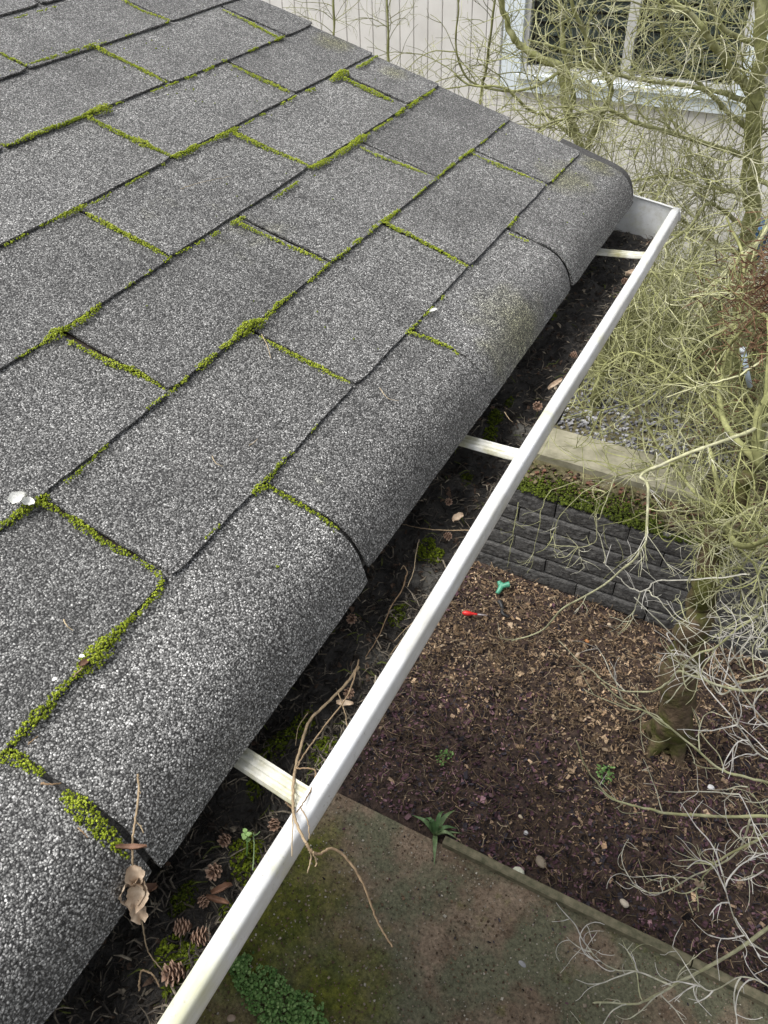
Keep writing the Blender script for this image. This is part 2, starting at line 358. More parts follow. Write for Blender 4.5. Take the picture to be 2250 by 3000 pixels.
# concrete strip along the terrace
def rounded_slab(name, lo, hi, mat, r=0.012, parent=None, jitter=0.0):
    x0, y0, z0 = lo; x1, y1, z1 = hi
    V = [(x0, y0, z0), (x1, y0, z0), (x1, y1, z0), (x0, y1, z0), (x0, y0, z1 - r), (x1, y0, z1 - r), (x1, y1, z1 - r), (x0, y1, z1 - r),
         (x0 + r, y0 + r, z1), (x1 - r, y0 + r, z1), (x1 - r, y1 - r, z1), (x0 + r, y1 - r, z1)]
    V = np.array(V) + rng.normal(0, jitter, (12, 3)) * (jitter > 0)
    F = [(0, 3, 2, 1), (8, 9, 10, 11)] + [(a, (a + 1) % 4, 4 + (a + 1) % 4, 4 + a) for a in range(4)] + [(4 + a, 4 + (a + 1) % 4, 8 + (a + 1) % 4, 8 + a) for a in range(4)]
    return obj(name, mesh_np(name, V, F), mat, parent)
tag(rounded_slab('concrete_path', (-4.0, 3.35, TZ - .10), (0.33, 3.62, TZ + .035), M['concrete'], 0.012), kind='structure')

# ------------------------------------------------------------------ our house: roof deck, fascia, wall, shingles
E_, W_ = 0.1335, 0.305
OFF = [0, 0.0, .1713, .3404, .5131, .6849, .8500, 1.020, 1.19, 1.36, 1.53, 1.70, 1.87]
RAKE = 1.246
prof = catmull([(-.01, .003), (0, 0), (.03, -.0089), (.057, -.0172), (.077, -.0262), (.0905, -.0405), (.0975, -.0575), (.1015, -.0765), (.103, -.09)], 20)
i0 = 20
seg = np.linalg.norm(np.diff(prof, axis=0), axis=1); arc = np.concatenate([[0], np.cumsum(seg)]); arc -= arc[i0]
ptan = np.gradient(prof, axis=0); ptan /= np.linalg.norm(ptan, axis=1)[:, None]
def S(u, v, h):
    """point on the roof skin: u along the eave, v up the slope (v < 0 droops over the edge), h above it"""
    if v >= 0:
        return np.array([-v * math.cos(PITCH), u, v * math.sin(PITCH)]) + h * RN
    s = -v
    x = np.interp(s, arc, prof[:, 0]); z = np.interp(s, arc, prof[:, 1])
    tx = np.interp(s, arc, ptan[:, 0]); tz = np.interp(s, arc, ptan[:, 1]); l = math.hypot(tx, tz)
    return np.array([x - tz / l * h, u, z + tx / l * h])
house = tag(empty('house', (-1.2, 0.2, GZ)), 'house with a low grey asphalt shingle roof, moss in the joints', 'house')
def shingle(u0, u1, va, vb, c, seed, lift=0.0, name='shingle', thick=0.0026, th0=0.0040):
    """tab from va (lower edge) to vb (hidden upper edge)"""
    r = random.Random(seed); nu = max(4, int((u1 - u0) / 0.013)); nv = 13 if c > 1 else 26
    ph = [r.uniform(0, 50) for _ in range(4)]
    skew = r.uniform(-.0014, .0014); top = []; bot = []
    cup = r.uniform(0.0, .0016)
    for j in range(nv + 1):
        t = j / nv
        for i in range(nu + 1):
            s = i / nu
            u = u0 + (u1 - u0) * s; v = va + (vb - va) * t
            if i in (0, nu): u += .0011 * nz(v, ph[0], 0, 70) + .0016 * nz(v, ph[1], 3.1, 14)
            if j == 0: v += .0010 * nz(u, ph[2], 0, 80) + .0014 * nz(u, ph[3], 1.1, 12) + skew * (s - .5) * 2
            # worn, rounded lower corners
            if j == 0 and i in (0, nu): v += .0022
            h = th0 + (0.0006 - th0) * min(1.0, t * (vb - va) / E_) + lift * (1 - t) + .0006 * nz(u, v, ph[0], 18)
            h += cup * (1 - t) * (2 * s - 1) ** 2
            top.append(S(u, v, h)); bot.append(S(u, v, h - thick))
    n1 = (nu + 1) * (nv + 1); F = []
    idx = lambda i, j: j * (nu + 1) + i
    for j in range(nv):
        for i in range(nu):
            F.append((idx(i, j), idx(i, j + 1), idx(i + 1, j + 1), idx(i + 1, j)))
            F.append((n1 + idx(i, j), n1 + idx(i + 1, j), n1 + idx(i + 1, j + 1), n1 + idx(i, j + 1)))
    for i in range(nu):
        F.append((idx(i, 0), idx(i + 1, 0), n1 + idx(i + 1, 0), n1 + idx(i, 0)))
        F.append((idx(i + 1, nv), idx(i, nv), n1 + idx(i, nv), n1 + idx(i + 1, nv)))
    for j in range(nv):
        F.append((idx(0, j + 1), idx(0, j), n1 + idx(0, j), n1 + idx(0, j + 1)))
        F.append((idx(nu, j), idx(nu, j + 1), n1 + idx(nu, j + 1), n1 + idx(nu, j)))
    me = mesh_np(name, top + bot, F)
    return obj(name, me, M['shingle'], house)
GAP = 0.0056
for c in range(1, 13):
    v0 = (c - 2) * E_; base = OFF[c] % W_
    k = -4; edges = []
    while base + k * W_ < RAKE - .035:
        edges.append(base + k * W_); k += 1
    edges.append(RAKE + random.uniform(-.003, .004))
    strip_shift = 0
    for i in range(len(edges) - 1):
        if (i + c) % 3 == 0: strip_shift = random.uniform(-.0038, .0038)
        u0, u1 = edges[i] + GAP / 2, edges[i + 1] - (GAP / 2 if i < len(edges) - 2 else 0)
        if c == 1:
            ov = {0: -.006, 1: .004, 2: .002, 3: .006}.get(i - 4, 0)
            shingle(u0, u1, v0 - .004 + ov, .03, c, c * 100 + i, {0: .0006, 1: .0014, 2: .0002, 3: .0020}.get(i - 4, .001))
        else:
            shingle(u0, u1, v0 + strip_shift, v0 + E_ + .03, c, c * 100 + i)
# starter strip under the first course, showing past the rake end
mbx = MB(); uu = np.linspace(-1.0, RAKE + .034, 40); vv = np.linspace(-E_ - .002, .04, 24)
VV = [S(u, v, -0.0030) for v in vv for u in uu] + [S(u, v, -0.0058) for v in vv for u in uu]; n1 = 40 * 24; FF = []
for j in range(23):
    for i in range(39):
        a = j * 40 + i; FF.append((a, a + 40, a + 41, a + 1)); FF.append((n1 + a, n1 + a + 1, n1 + a + 41, n1 + a + 40))
for j in range(23):
    a = j * 40 + 39; FF.append((a, a + 40, n1 + a + 40, n1 + a))
for i in range(39): FF.append((i, i + 1, n1 + i + 1, n1 + i))
obj('starter_strip', mesh_np('starter_strip', VV, FF), M['shingle_worn'], house)
# deck under the shingles (slots show it dark), fascia, rake board, wall, soffit
cs, sn = math.cos(PITCH), math.sin(PITCH)
def slab_roof(name, u0, u1, va, vb, h0, h1, mat):
    V = [S(u, v, h) if v >= 0 else S(u, 0, h) + np.array([-v * cs, 0, v * sn]) for (u, v, h) in
         [(u0, va, h0), (u1, va, h0), (u1, vb, h0), (u0, vb, h0), (u0, va, h1), (u1, va, h1), (u1, vb, h1), (u0, vb, h1)]]
    return obj(name, mesh_np(name, V, [(0, 1, 2, 3), (4, 7, 6, 5), (0, 4, 5, 1), (1, 5, 6, 2), (2, 6, 7, 3), (3, 7, 4, 0)]), mat, house)
slab_roof('roof_deck', -1.6, RAKE - .015, -.035, 2.2, -.0045, -.020, M['wood_dark'])
mb = MB(); mb.box((.012, -1.6, -.22), (.034, RAKE - .02, -.030)); mb.build('fascia_board', M['wood_dark'], house)
slab_roof('rake_board', RAKE - .035, RAKE - .012, .02, 2.2, -.022, -.16, M['wood_dark'])
mb = MB(); mb.box((-3.6, -1.6, GZ - .05), (-1.05, RAKE - .35, -.06)); mb.build('wall', M['wallpaint'], house)
mb = MB(); mb.box((-1.05, -1.6, -.222), (.010, RAKE - .036, -.208)); mb.build('soffit', M['wallpaint'], house)

# ------------------------------------------------------------------ gutter
gut = tag(empty('gutter', (.11, .3, -.2)), 'white metal rain gutter full of dark debris along the roof edge', 'gutter')
GY0, GY1 = -.75, 1.297
def extrude_profile(name, pts, y0, y1, thick, mat, parent, ny=60, sag=0.0022):
    P = np.array(pts, float); T = np.gradient(P, axis=0); T /= np.linalg.norm(T, axis=1)[:, None]
    Nn = np.stack([-T[:, 1], T[:, 0]], 1); Q = P + Nn * thick; ring = np.vstack([P, Q[::-1]]); m = len(ring); V = []
    ys = np.linspace(y0, y1, ny + 1)
    for y in ys:
        dz = sag * nz(y, 2.2, 0, 3.0); dx = sag * nz(y, 7.2, 0, 2.5)
        V += [(x + dx, y, z + dz) for x, z in ring]
    F = []
    for i in range(ny):
        for j in range(m):
            k = (j + 1) % m; F.append((i * m + j, (i + 1) * m + j, (i + 1) * m + k, i * m + k))
    F.append(tuple(range(m))); F.append(tuple(ny * m + j for j in range(m))[::-1])
    return obj(name, mesh_np(name, V, F), mat, parent)
lipz = -.085
trough = [(.036, -.062), (.036, -.13), (.037, -.196), (.041, -.2), (.085, -.2), (.124, -.2), (.130, -.196), (.134, -.182), (.137, -.165), (.145, -.148), (.158, -.136), (.166, -.128), (.168, -.118), (.169, -.105)]
extrude_profile('trough', trough, GY0, GY1, .0016, M['gutter'], gut)
# rolled hem of the front edge: flat top, rounded outer face turning under
lip = [(.1632, lipz - .010), (.1626, lipz - .004), (.1634, lipz - .001), (.1655, lipz), (.1690, lipz + .0003), (.1725, lipz + .0002), (.1748, lipz - .0004), (.1764, lipz - .0016), (.1772, lipz - .0046), (.1782, lipz - .0110), (.1790, lipz - .0165), (.1782, lipz - .0212), (.1755, lipz - .0235), (.1690, lipz - .0215)]
o = extrude_profile('front_lip', lip, GY0, GY1 + .004, -.0016, M['gutter'], gut)
o.data.polygons.foreach_set('use_smooth', np.array([abs(p.normal.y) < .9 for p in o.data.polygons])); 
# end cap
cap = [(.030, -.066), (.058, -.069), (.100, -.075), (.140, -.0805), (.165, lipz + .0005), (.1790, lipz - .004), (.1810, lipz - .020), (.170, -.110), (.169, -.128), (.146, -.150), (.138, -.182), (.130, -.203), (.034, -.203)]
V = [(x, GY1 - .001, z) for x, z in cap] + [(x, GY1 + .0016, z) for x, z in cap]; m = len(cap)
obj('end_cap', mesh_np('end_cap', V, [tuple(range(m))[::-1], tuple(range(m, 2 * m))] + [(j, (j + 1) % m, m + (j + 1) % m, m + j) for j in range(m)]), M['gutter'], gut)
mb = MB(); mb.tube([(x, GY1 - .003, z + .0005) for x, z in cap[:5]], .0016, 6); mb.build('end_cap_rim', M['gutter'], gut)
for (hy, hw, sk) in [(.098, .0185, .012), (.556, .0185, .004), (1.112, .0175, -.010)]:
    prf = [(-1, 0), (-.86, .0035), (-.62, .0035), (-.52, .0012), (-.22, .0012), (-.14, .0032), (.14, .0032), (.22, .0012), (.52, .0012), (.62, .0035), (.86, .0035), (1, 0)]
    V = []; xs = [.034, .10, .150, .163, .170]; zs = [lipz - .0150, lipz - .0125, lipz - .0100, lipz - .0085, lipz - .0080]
    for x, z in zip(xs, zs):
        yy = hy + sk * (.165 - x) / .1
        V += [(x, yy + a * hw / 2, z + b) for a, b in prf] + [(x, yy + a * hw / 2, z + b - .0013) for a, b in prf[::-1]]
    k = 24; F = [(i * k + j, i * k + (j + 1) % k, (i + 1) * k + (j + 1) % k, (i + 1) * k + j) for i in range(4) for j in range(k)] + [tuple(range(k))[::-1], tuple(4 * k + j for j in range(k))]
    ho = obj('hanger', mesh_np('hanger', V, F), M['hanger'], gut)
# debris filling
def soil_z(x, y):
    return -.146 + .013 * fbm(x, y, 0, 22) + .010 * fbm(x, y, 4, 7) + .016 * max(0, (x - .13) / .04)
nx, ny = 26, 260; xs = np.linspace(.0375, .1685, nx); ys = np.linspace(GY0 + .01, GY1 - .002, ny)
V = [(x, y, soil_z(x, y)) for y in ys for x in xs]
F = [(j * nx + i, j * nx + i + 1, (j + 1) * nx + i + 1, (j + 1) * nx + i) for j in range(ny - 1) for i in range(nx - 1)]
tag(obj('gutter_soil', mesh_np('gutter_soil', V, F, smooth=True), M['soil']), 'black rotted soil filling the gutter', 'debris', kind='stuff')
mb = MB()
for i in range(6600):
    x = rng.uniform(.045, .164) if i < 5200 else rng.uniform(.138, .163); y = rng.uniform(-.25, GY1 - .006) if i % 3 else rng.uniform(-.2, .35); z = soil_z(x, y) + rng.uniform(-.001, .005)
    L = rng.uniform(.004, .019); a = rng.uniform(0, 2 * np.pi); el = rng.normal(0, .28); wd = rng.uniform(.00035, .0009)
    d = np.array([math.cos(a) * math.cos(el), math.sin(a) * math.cos(el), math.sin(el)]); s = np.array([-math.sin(a), math.cos(a), 0]) * wd
    bend = np.array([0, 0, rng.uniform(-.1, .35) * L]) + s * rng.uniform(-4, 4); p0 = np.array([x, y, z]); p1 = p0 + d * L * .5 + bend; p2 = p0 + d * L
    if p2[0] > .167 or p2[0] < .04 or p2[1] > GY1 - .003: continue
    q = rng.random()
    pale = max(0, (x - .125) / .04) * (1.0 + 1.2 * nz(y, 3, 0, 9))
    if q < .52 - .35 * pale: colr = np.array((.022, .019, .016)) * rng.uniform(.6, 2.2)
    elif q < .80 - .3 * pale: colr = np.array((.075, .065, .054)) * rng.uniform(.6, 1.5)
    elif q < .93 - .18 * pale: colr = np.array((.17, .145, .11)) * rng.uniform(.6, 1.4)
    elif q < .965: colr = np.array((.30, .26, .2)) * rng.uniform(.6, 1.2)
    else: colr = np.array((.10, .12, .025)) * rng.uniform(.6, 1.2)
    up = np.array([0, 0, wd])
    mb.add([p0 - s, p0 + s, p1 - s, p1 + s, p2 - s * .3, p2 + s * .3, p0 + up, p1 + up, p2 + up * .5], [(0, 2, 7, 6), (6, 7, 3, 1), (2, 4, 8, 7), (7, 8, 5, 3)], 0, colr)
# flat flakes, grit and seed husks
for i in range(1500):
    x = rng.uniform(.045, .166); y = rng.uniform(-.25, GY1 - .008); z = soil_z(x, y) + .0015
    r = rng.uniform(.0012, .0042) * (1.6 if rng.random() < .06 else 1); k = 5; ang = np.sort(rng.uniform(0, 2 * np.pi, k)); tilt = rng.normal(0, .5, 2)
    Vt = [(x + r * math.cos(a), y + r * math.sin(a), z + r * (tilt[0] * math.cos(a) + tilt[1] * math.sin(a))) for a in ang] + [(x, y, z + r * .5)]
    q = rng.random(); colr = np.array((.03, .022, .016)) if q < .6 else (np.array((.10, .065, .045)) if q < .85 else np.array((.33, .28, .21)))
    mb.add(Vt, [(j, (j + 1) % k, k) for j in range(k)], 0, colr * rng.uniform(.5, 1.4))
tag(mb.build('needle_litter', M['litter'], None, False, True), 'needles, husks and grit lying on the black gutter soil', 'litter', kind='stuff')

# ------------------------------------------------------------------ moss
ICO_V = []; ICO_F = []
_p = (1 + 5 ** .5) / 2
ICO_V = np.array([(-1, _p, 0), (1, _p, 0), (-1, -_p, 0), (1, -_p, 0), (0, -1, _p), (0, 1, _p), (0, -1, -_p), (0, 1, -_p), (_p, 0, -1), (_p, 0, 1), (-_p, 0, -1), (-_p, 0, 1)]) / math.hypot(1, _p)
ICO_F = np.array([(0, 11, 5), (0, 5, 1), (0, 1, 7), (0, 7, 10), (0, 10, 11), (1, 5, 9), (5, 11, 4), (11, 10, 2), (10, 7, 6), (7, 1, 8), (3, 9, 4), (3, 4, 2), (3, 2, 6), (3, 6, 8), (3, 8, 9), (4, 9, 5), (2, 4, 11), (6, 2, 10), (8, 6, 7), (9, 8, 1)])
def spikes_mesh(name, P, R, tone, mat, per=3, up=(0, 0, 1)):
    P = np.repeat(np.asarray(P), per, 0); R = np.repeat(np.asarray(R), per); tone = np.repeat(np.asarray(tone), per); n = len(P)
    d = rng.normal(0, 1, (n, 3)); d /= np.linalg.norm(d, axis=1)[:, None]; d = d + 1.0 * np.array(up); d /= np.linalg.norm(d, axis=1)[:, None]
    a = np.cross(d, rng.normal(0, 1, (n, 3))); a /= np.linalg.norm(a, axis=1)[:, None] + 1e-9; b = np.cross(d, a)
    c = P + d * (R * .5)[:, None]; w_ = (R * rng.uniform(.28, .5, n))[:, None]; tip = c + d * (R * rng.uniform(.7, 1.4, n))[:, None]
    V = np.stack([c + a * w_, c - a * w_ * .5 + b * w_ * .87, c - a * w_ * .5 - b * w_ * .87, tip], 1)
    F = np.array([(0, 1, 3), (1, 2, 3), (2, 0, 3)])[None] + (np.arange(n) * 4)[:, None, None]
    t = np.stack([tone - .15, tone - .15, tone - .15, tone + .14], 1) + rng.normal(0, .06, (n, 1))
    return mesh_np(name, V.reshape(-1, 3), F.reshape(-1, 3), np.clip(t, 0, 1).ravel())
def bumps_mesh(name, P, R, tone, mat, squash=0.8):
    n = len(P); P = np.asarray(P); R = np.asarray(R)
    V = ICO_V[None] * R[:, None, None] * rng.uniform(.65, 1.3, (n, 12, 1)) * np.array([1, 1, squash]) + P[:, None]
    F = ICO_F[None] + (np.arange(n) * 12)[:, None, None]
    return obj(name, mesh_np(name, V.reshape(-1, 3), F.reshape(-1, 3), np.repeat(tone, 12)), mat)
mossP, mossR, mossT = [], [], []
def moss_uv(u, v, wid, hgt, bright, dens=1.0):
    """one small cushion of moss at roof position (u, v)"""
    n = max(3, int(dens * 62 * (wid / .009) ** 1.3))
    for _ in range(n):
        a = random.uniform(0, 2 * math.pi); r = math.sqrt(random.random())
        du, dv = wid * .5 * r * math.cos(a), wid * .5 * r * math.sin(a)
        hh = .0045 + hgt * (1 - r * r) * random.uniform(.6, 1.0)
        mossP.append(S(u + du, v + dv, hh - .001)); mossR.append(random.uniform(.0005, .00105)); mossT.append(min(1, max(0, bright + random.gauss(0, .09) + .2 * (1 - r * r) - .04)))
def moss_line(pts, bright=.6, cover=1.0, seed=0, drop=False):
    """pts: (display x, display y, width in display px)"""
    for (xa, ya, wa), (xb, yb, wb) in zip(pts[:-1], pts[1:]):
        A, B = atroof(xa, ya, .004), atroof(xb, yb, .004)
        ua, va = uv_of(A); ub, vb = uv_of(B)
        sc = lambda X: np.linalg.norm(X - CAM) / 1696.0
        L = math.hypot(ub - ua, vb - va); n = max(2, int(L / .0022))
        for i in range(n):
            t = (i + random.random()) / n; u = ua + (ub - ua) * t; v = va + (vb - va) * t
            g = fbm(u, v, seed, 42.0, 2)
            if g * .5 + .5 > cover + .12: continue
            wd = (wa * sc(A) * (1 - t) + wb * sc(B) * t) * (.55 + .9 * max(0, .5 + g * .6))
            moss_uv(u + random.gauss(0, .0005), v + random.gauss(0, .0005), max(.0020, wd * 1.0), wd * .5, bright + .22 * g, .2)
ML = [  # slots between tabs (mostly filled)
 [(95,1088,16),(160,1125,20),(230,1175,16),(290,1205,13),(345,1242,15)],
 [(350,1250,14),(345,1275,18),(300,1325,12),(250,1370,34),(205,1420,44),(170,1455,22),(140,1480,15),(95,1535,36),(50,1580,24),(22,1612,16)],
 [(0,1628,26),(40,1640,26),(90,1672,16)], [(135,1712,20),(180,1752,40),(225,1795,40),(262,1822,30),(285,1838,20)],
 [(572,1047,15),(640,1085,14),(700,1120,14),(725,1138,16)],
 [(560,728,10),(610,755,13),(680,790,16),(715,808,10),(755,828,8)],
 [(148,738,12),(200,765,14),(250,790,18),(285,800,22),(330,825,12),(358,842,6)],
 [(188,462,10),(240,490,12),(300,522,14),(340,543,14),(362,556,8)],
 [(515,482,12),(570,508,10),(620,530,8),(670,552,14),(700,566,12)],
 [(830,483,14),(880,505,12),(940,537,12),(990,565,9),(1010,576,6)],
 [(780,320,6),(820,338,9),(870,357,9),(930,380,5)], [(1022,333,5),(1070,355,9),(1110,370,7),(1180,400,3)],
 [(503,287,12),(560,315,15),(610,335,10),(660,357,10),(675,362,6)], [(192,255,10),(250,285,14),(310,312,18),(350,330,10),(380,340,6)],
 [(500,140,5),(550,165,9),(600,188,9),(625,200,6)], [(738,168,14),(790,193,13),(845,218,11)],
 [(208,103,10),(270,133,7),(320,158,9),(362,180,7)], [(480,20,3),(540,50,7),(605,85,9)], [(0,118,12),(30,130,9),(60,142,4)], [(265,0,6),(310,25,6),(365,45,6)],
 [(885,718,8),(920,730,12),(975,752,9),(990,765,7)], [(1100,505,5),(1140,522,6)]]
MC = [  # course edges: broken runs with cushions
 ([(0,1140,20),(35,1118,24),(60,1095,16),(88,1080,26),(105,1072,14)], 1.0), ([(105,1070,12),(180,1012,13),(235,960,11)], .6), ([(290,905,10),(355,855,12),(380,840,14)], .75), ([(380,838,13),(430,795,16),(455,775,22),(470,762,12)], .85),
 ([(478,755,16),(500,738,14),(520,720,26),(540,706,50),(556,700,34),(572,690,14)], 1.0), ([(575,685,14),(605,655,18),(625,640,10),(690,590,8),(712,568,14),(735,552,14)], .7), ([(735,552,10),(790,508,14),(830,478,16),(868,450,10)], .7), ([(870,448,7),(960,370,8),(985,350,12),(1000,338,9)], .6), ([(1000,338,10),(1022,325,12)], 1.0), ([(1022,325,5),(1090,268,6)], .45),
 ([(35,775,6),(100,738,10),(122,722,30),(140,712,32),(158,704,22),(180,690,16),(205,668,18),(216,658,8)], 1.0), ([(216,658,8),(290,608,7),(350,570,10),(365,560,10)], .55), ([(365,558,7),(440,520,9),(515,476,16),(530,468,8)], .6), ([(590,430,8),(645,392,8)], .8), ([(675,364,18),(705,348,14),(745,325,14),(780,300,22),(790,294,10)], 1.0), ([(790,294,7),(850,255,8),(872,238,16),(945,190,6)], .65),
 ([(0,535,4),(110,478,9),(170,452,20),(200,440,9)], .7), ([(200,440,6),(300,385,8),(360,352,8)], .5), ([(372,340,10),(400,332,22),(425,318,18)], 1.0), ([(425,318,8),(500,285,18),(512,278,12)], .8), ([(512,278,4),(620,220,10),(640,208,8)], .55), ([(640,208,9),(680,192,10)], .9), ([(715,175,10),(738,162,22),(750,158,12)], 1.0), ([(750,155,5),(790,138,9),(815,120,5)], .8),
 ([(0,312,8),(20,314,9),(90,285,12),(140,268,20),(185,250,13),(205,243,20),(235,234,22)], 1.0), ([(235,230,5),(365,185,7),(440,155,9),(490,130,11)], .55), ([(490,130,5),(600,86,8),(612,80,10)], .5), ([(0,165,5),(60,140,6),(205,98,14),(215,95,6)], .6), ([(215,95,3),(365,48,7)], .5), ([(0,48,4),(120,15,6)], .5), ([(570,1048,18),(545,1068,14)], 1.0), ([(572,1042,18),(600,1010,14),(632,975,12)], .9), ([(440,1165,8),(475,1135,9)], .7), ([(632,975,5),(760,840,6)], .35), ([(880,720,14),(900,700,10)], .9), ([(905,695,6),(960,640,9)], .7), ([(1100,490,7),(1118,468,10)], .9), ([(1015,580,6),(1095,500,5)], .4), ([(1185,400,5),(1245,335,5)], .6)]
for i, pts in enumerate(ML): moss_line(pts, .56 if pts[0][1] > 1000 else .72, .80 if pts[0][1] < 1000 else .95, i)
for i, (pts, cv) in enumerate(MC): moss_line([(a_, b_, w__ * (.85 if b_ < 1000 else 1)) for a_, b_, w__ in pts], .50 if pts[0][1] > 1000 else .62, cv * .66 if cv < 1 else .95, i + 40)
# moss on the droop of the near joint, and small specks strewn on the granules
for i in range(420):
    u = random.uniform(.2, 1.2); v = random.uniform(-.08, .7)
    if fbm(u, v, 9, 5.0) > .22: moss_uv(u, v, random.uniform(.001, .003), .0004, .35, .3)
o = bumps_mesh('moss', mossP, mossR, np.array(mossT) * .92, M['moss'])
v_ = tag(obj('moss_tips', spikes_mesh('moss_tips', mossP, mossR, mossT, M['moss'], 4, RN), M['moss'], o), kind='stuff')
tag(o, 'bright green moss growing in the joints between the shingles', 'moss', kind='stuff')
# moss cushions in the gutter
gP, gR, gT = [], [], []
for (q, w_, b) in [((395,2100),.016,.3),((370,2060),.012,.35),((400,2085),.014,.25),((535,1850),.015,.35),((525,1820),.012,.4),((545,1870),.013,.3),((560,1690),.012,.25),((700,1620),.016,.3),((860,1320),.012,.15),((920,1180),.014,.3),((940,1195),.012,.4),((1070,900),.014,.15),((1060,930),.012,.2),((1100,865),.008,.15),((490,1965),.008,.4),((395,1940),.012,.1),((1190,690),.01,.2),((650,1560),.014,.25),((1010,1015),.01,.2),((600,1600),.016,.2)]:
    X = atz(*q, -.140)
    X[0] = min(X[0], .158); X[2] = soil_z(X[0], X[1])
    for _ in range(int(150 * (w_ / .012) ** 2)):
        a = random.uniform(0, 6.283); r = math.sqrt(random.random()) * w_
        x, y = X[0] + r * math.cos(a) * .7, X[1] + r * math.sin(a) * 1.2
        if x > .166: continue
        gP.append((x, y, soil_z(x, y) + .008 * (1 - (r / w_) ** 2) * random.random())); gR.append(random.uniform(.0007, .0016)); gT.append(max(0, b + random.gauss(0, .12)))
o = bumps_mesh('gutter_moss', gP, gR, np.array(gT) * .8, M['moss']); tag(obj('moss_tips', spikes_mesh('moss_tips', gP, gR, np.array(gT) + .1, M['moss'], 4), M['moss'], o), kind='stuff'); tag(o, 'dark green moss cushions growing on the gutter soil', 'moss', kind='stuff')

# ================================================================== GUTTER THINGS
# cones: a core and overlapping scales
def scale_mesh():
    V = []; nu, nv = 5, 4
    for j in range(nv):
        t = j / (nv - 1)
        for i in range(nu):
            s = i / (nu - 1) * 2 - 1; wd = .0036 * math.sin(min(1, .35 + t * .75) * math.pi * .62) * (1 - .55 * max(0, t - .6) / .4 * abs(s))
            V.append((s * wd, .0075 * t * (1 - .16 * s * s), .0022 * t * t - .0016 * s * s))
    V += [(x, y, z - .0007) for x, y, z in V]; n1 = nu * nv; F = []
    for j in range(nv - 1):
        for i in range(nu - 1):
            a = j * nu + i; F.append((a, a + 1, a + nu + 1, a + nu)); F.append((n1 + a, n1 + a + nu, n1 + a + nu + 1, n1 + a + 1))
    for i in range(nu - 1): F.append(((nv - 1) * nu + i, (nv - 1) * nu + i + 1, n1 + (nv - 1) * nu + i + 1, n1 + (nv - 1) * nu + i))
    for j in range(nv - 1):
        F.append((j * nu, (j + 1) * nu, n1 + (j + 1) * nu, n1 + j * nu)); F.append((j * nu + nu - 1, n1 + j * nu + nu - 1, n1 + (j + 1) * nu + nu - 1, (j + 1) * nu + nu - 1))
    tone = [min(1, .15 + .95 * (v[1] / .0075)) for v in V]
    me = mesh_np('scale', V, F, tone, True); me.materials.append(M['cone']); return me
SCALE = scale_mesh()
V, F = tube_geo([(0, 0, z) for z in np.linspace(-.010, .010, 7)], [.0012, .0042, .0055, .0056, .005, .0034, .0012], 8)
CORE = mesh_np('core', V, F, [.1] * len(V), True); CORE.materials.append(M['cone'])
def cone(q, z, size, axis_rot, tilt, label):
    X = atz(*q, z)
    X[0] = min(X[0], .156); X[2] = max(z, soil_z(X[0], X[1]) + .005 * size)
    r = tag(empty('tree_cone', X), label, 'cone', 'small cones lying in the gutter')
    r.scale = (size * .52,) * 3
    r.rotation_euler = (tilt, random.uniform(-.3, .3), axis_rot)
    obj('core', CORE, None, r, (0, 0, 0))
    n = 24
    for i in range(n):
        t = i / (n - 1); zz = -.0095 + .017 * t; a = i * 2.39996; rad = .0052 * math.sin(math.pi * (.12 + .80 * t)) ** .7
        s = obj('scale', SCALE, None, r, (rad * math.cos(a) * .75, rad * math.sin(a) * .75, zz))
        s.rotation_euler = Matrix(((-math.sin(a), .62 * math.cos(a), .78 * math.cos(a)), (math.cos(a), .62 * math.sin(a), .78 * math.sin(a)), (0, .78, -.62))).to_euler()
        f = .75 + .45 * math.sin(math.pi * (.1 + .75 * t)); s.scale = (f, f, f)
cone((487,1812), -.130, .95, .2, 1.1, 'small brown cone under the mossy sprig near the end of the closest hanger')
cone((465,1880), -.130, 1.15, .1, .9, 'open brown cone standing out on the black soil below the closest hanger')
cone((437,1945), -.130, .80, 1.2, 1.4, 'small pale cone beside a curled brown leaf near the gutter lip')
cone((398,2002), -.129, 1.15, -.9, 1.2, 'dull brown cone touching another cone near the bottom of the gutter')
cone((428,2024), -.126, 1.2, 2.2, 1.3, 'reddish open cone leaning on a duller cone near the gutter lip')
cone((380,2100), -.127, 1.45, -.6, 1.0, 'largest brown cone in the gutter, pressed against the lip at the bottom')
cone((592,1778), -.130, .9, .5, 1.3, 'purplish cone half hidden under the gutter lip below the closest hanger')
cone((760,1335), -.132, .95, .4, 1.2, 'dark cone alone under the drooping shingle edge halfway along the gutter')
cone((965,1157), -.128, .85, 1.4, 1.4, 'brown cone beside a straight stalk near the lip, middle of the gutter')
cone((1160,877), -.127, 1.15, .6, 1.1, 'pinkish cone with pale needles beyond the middle hanger')
cone((1237,767), -.127, 1.0, 1.9, 1.3, 'brown cone touching the lip where it is streaked with dirt')
cone((1348,607), -.128, 1.0, .9, 1.2, 'farthest small cone, just short of the far hanger')
cone((755,1495), -.130, .9, .2, 1.2, 'reddish cone among straw near the tangled twig')
cone((968,1083), -.132, .8, .9, 1.2, 'small red brown cone on black soil short of the middle hanger')

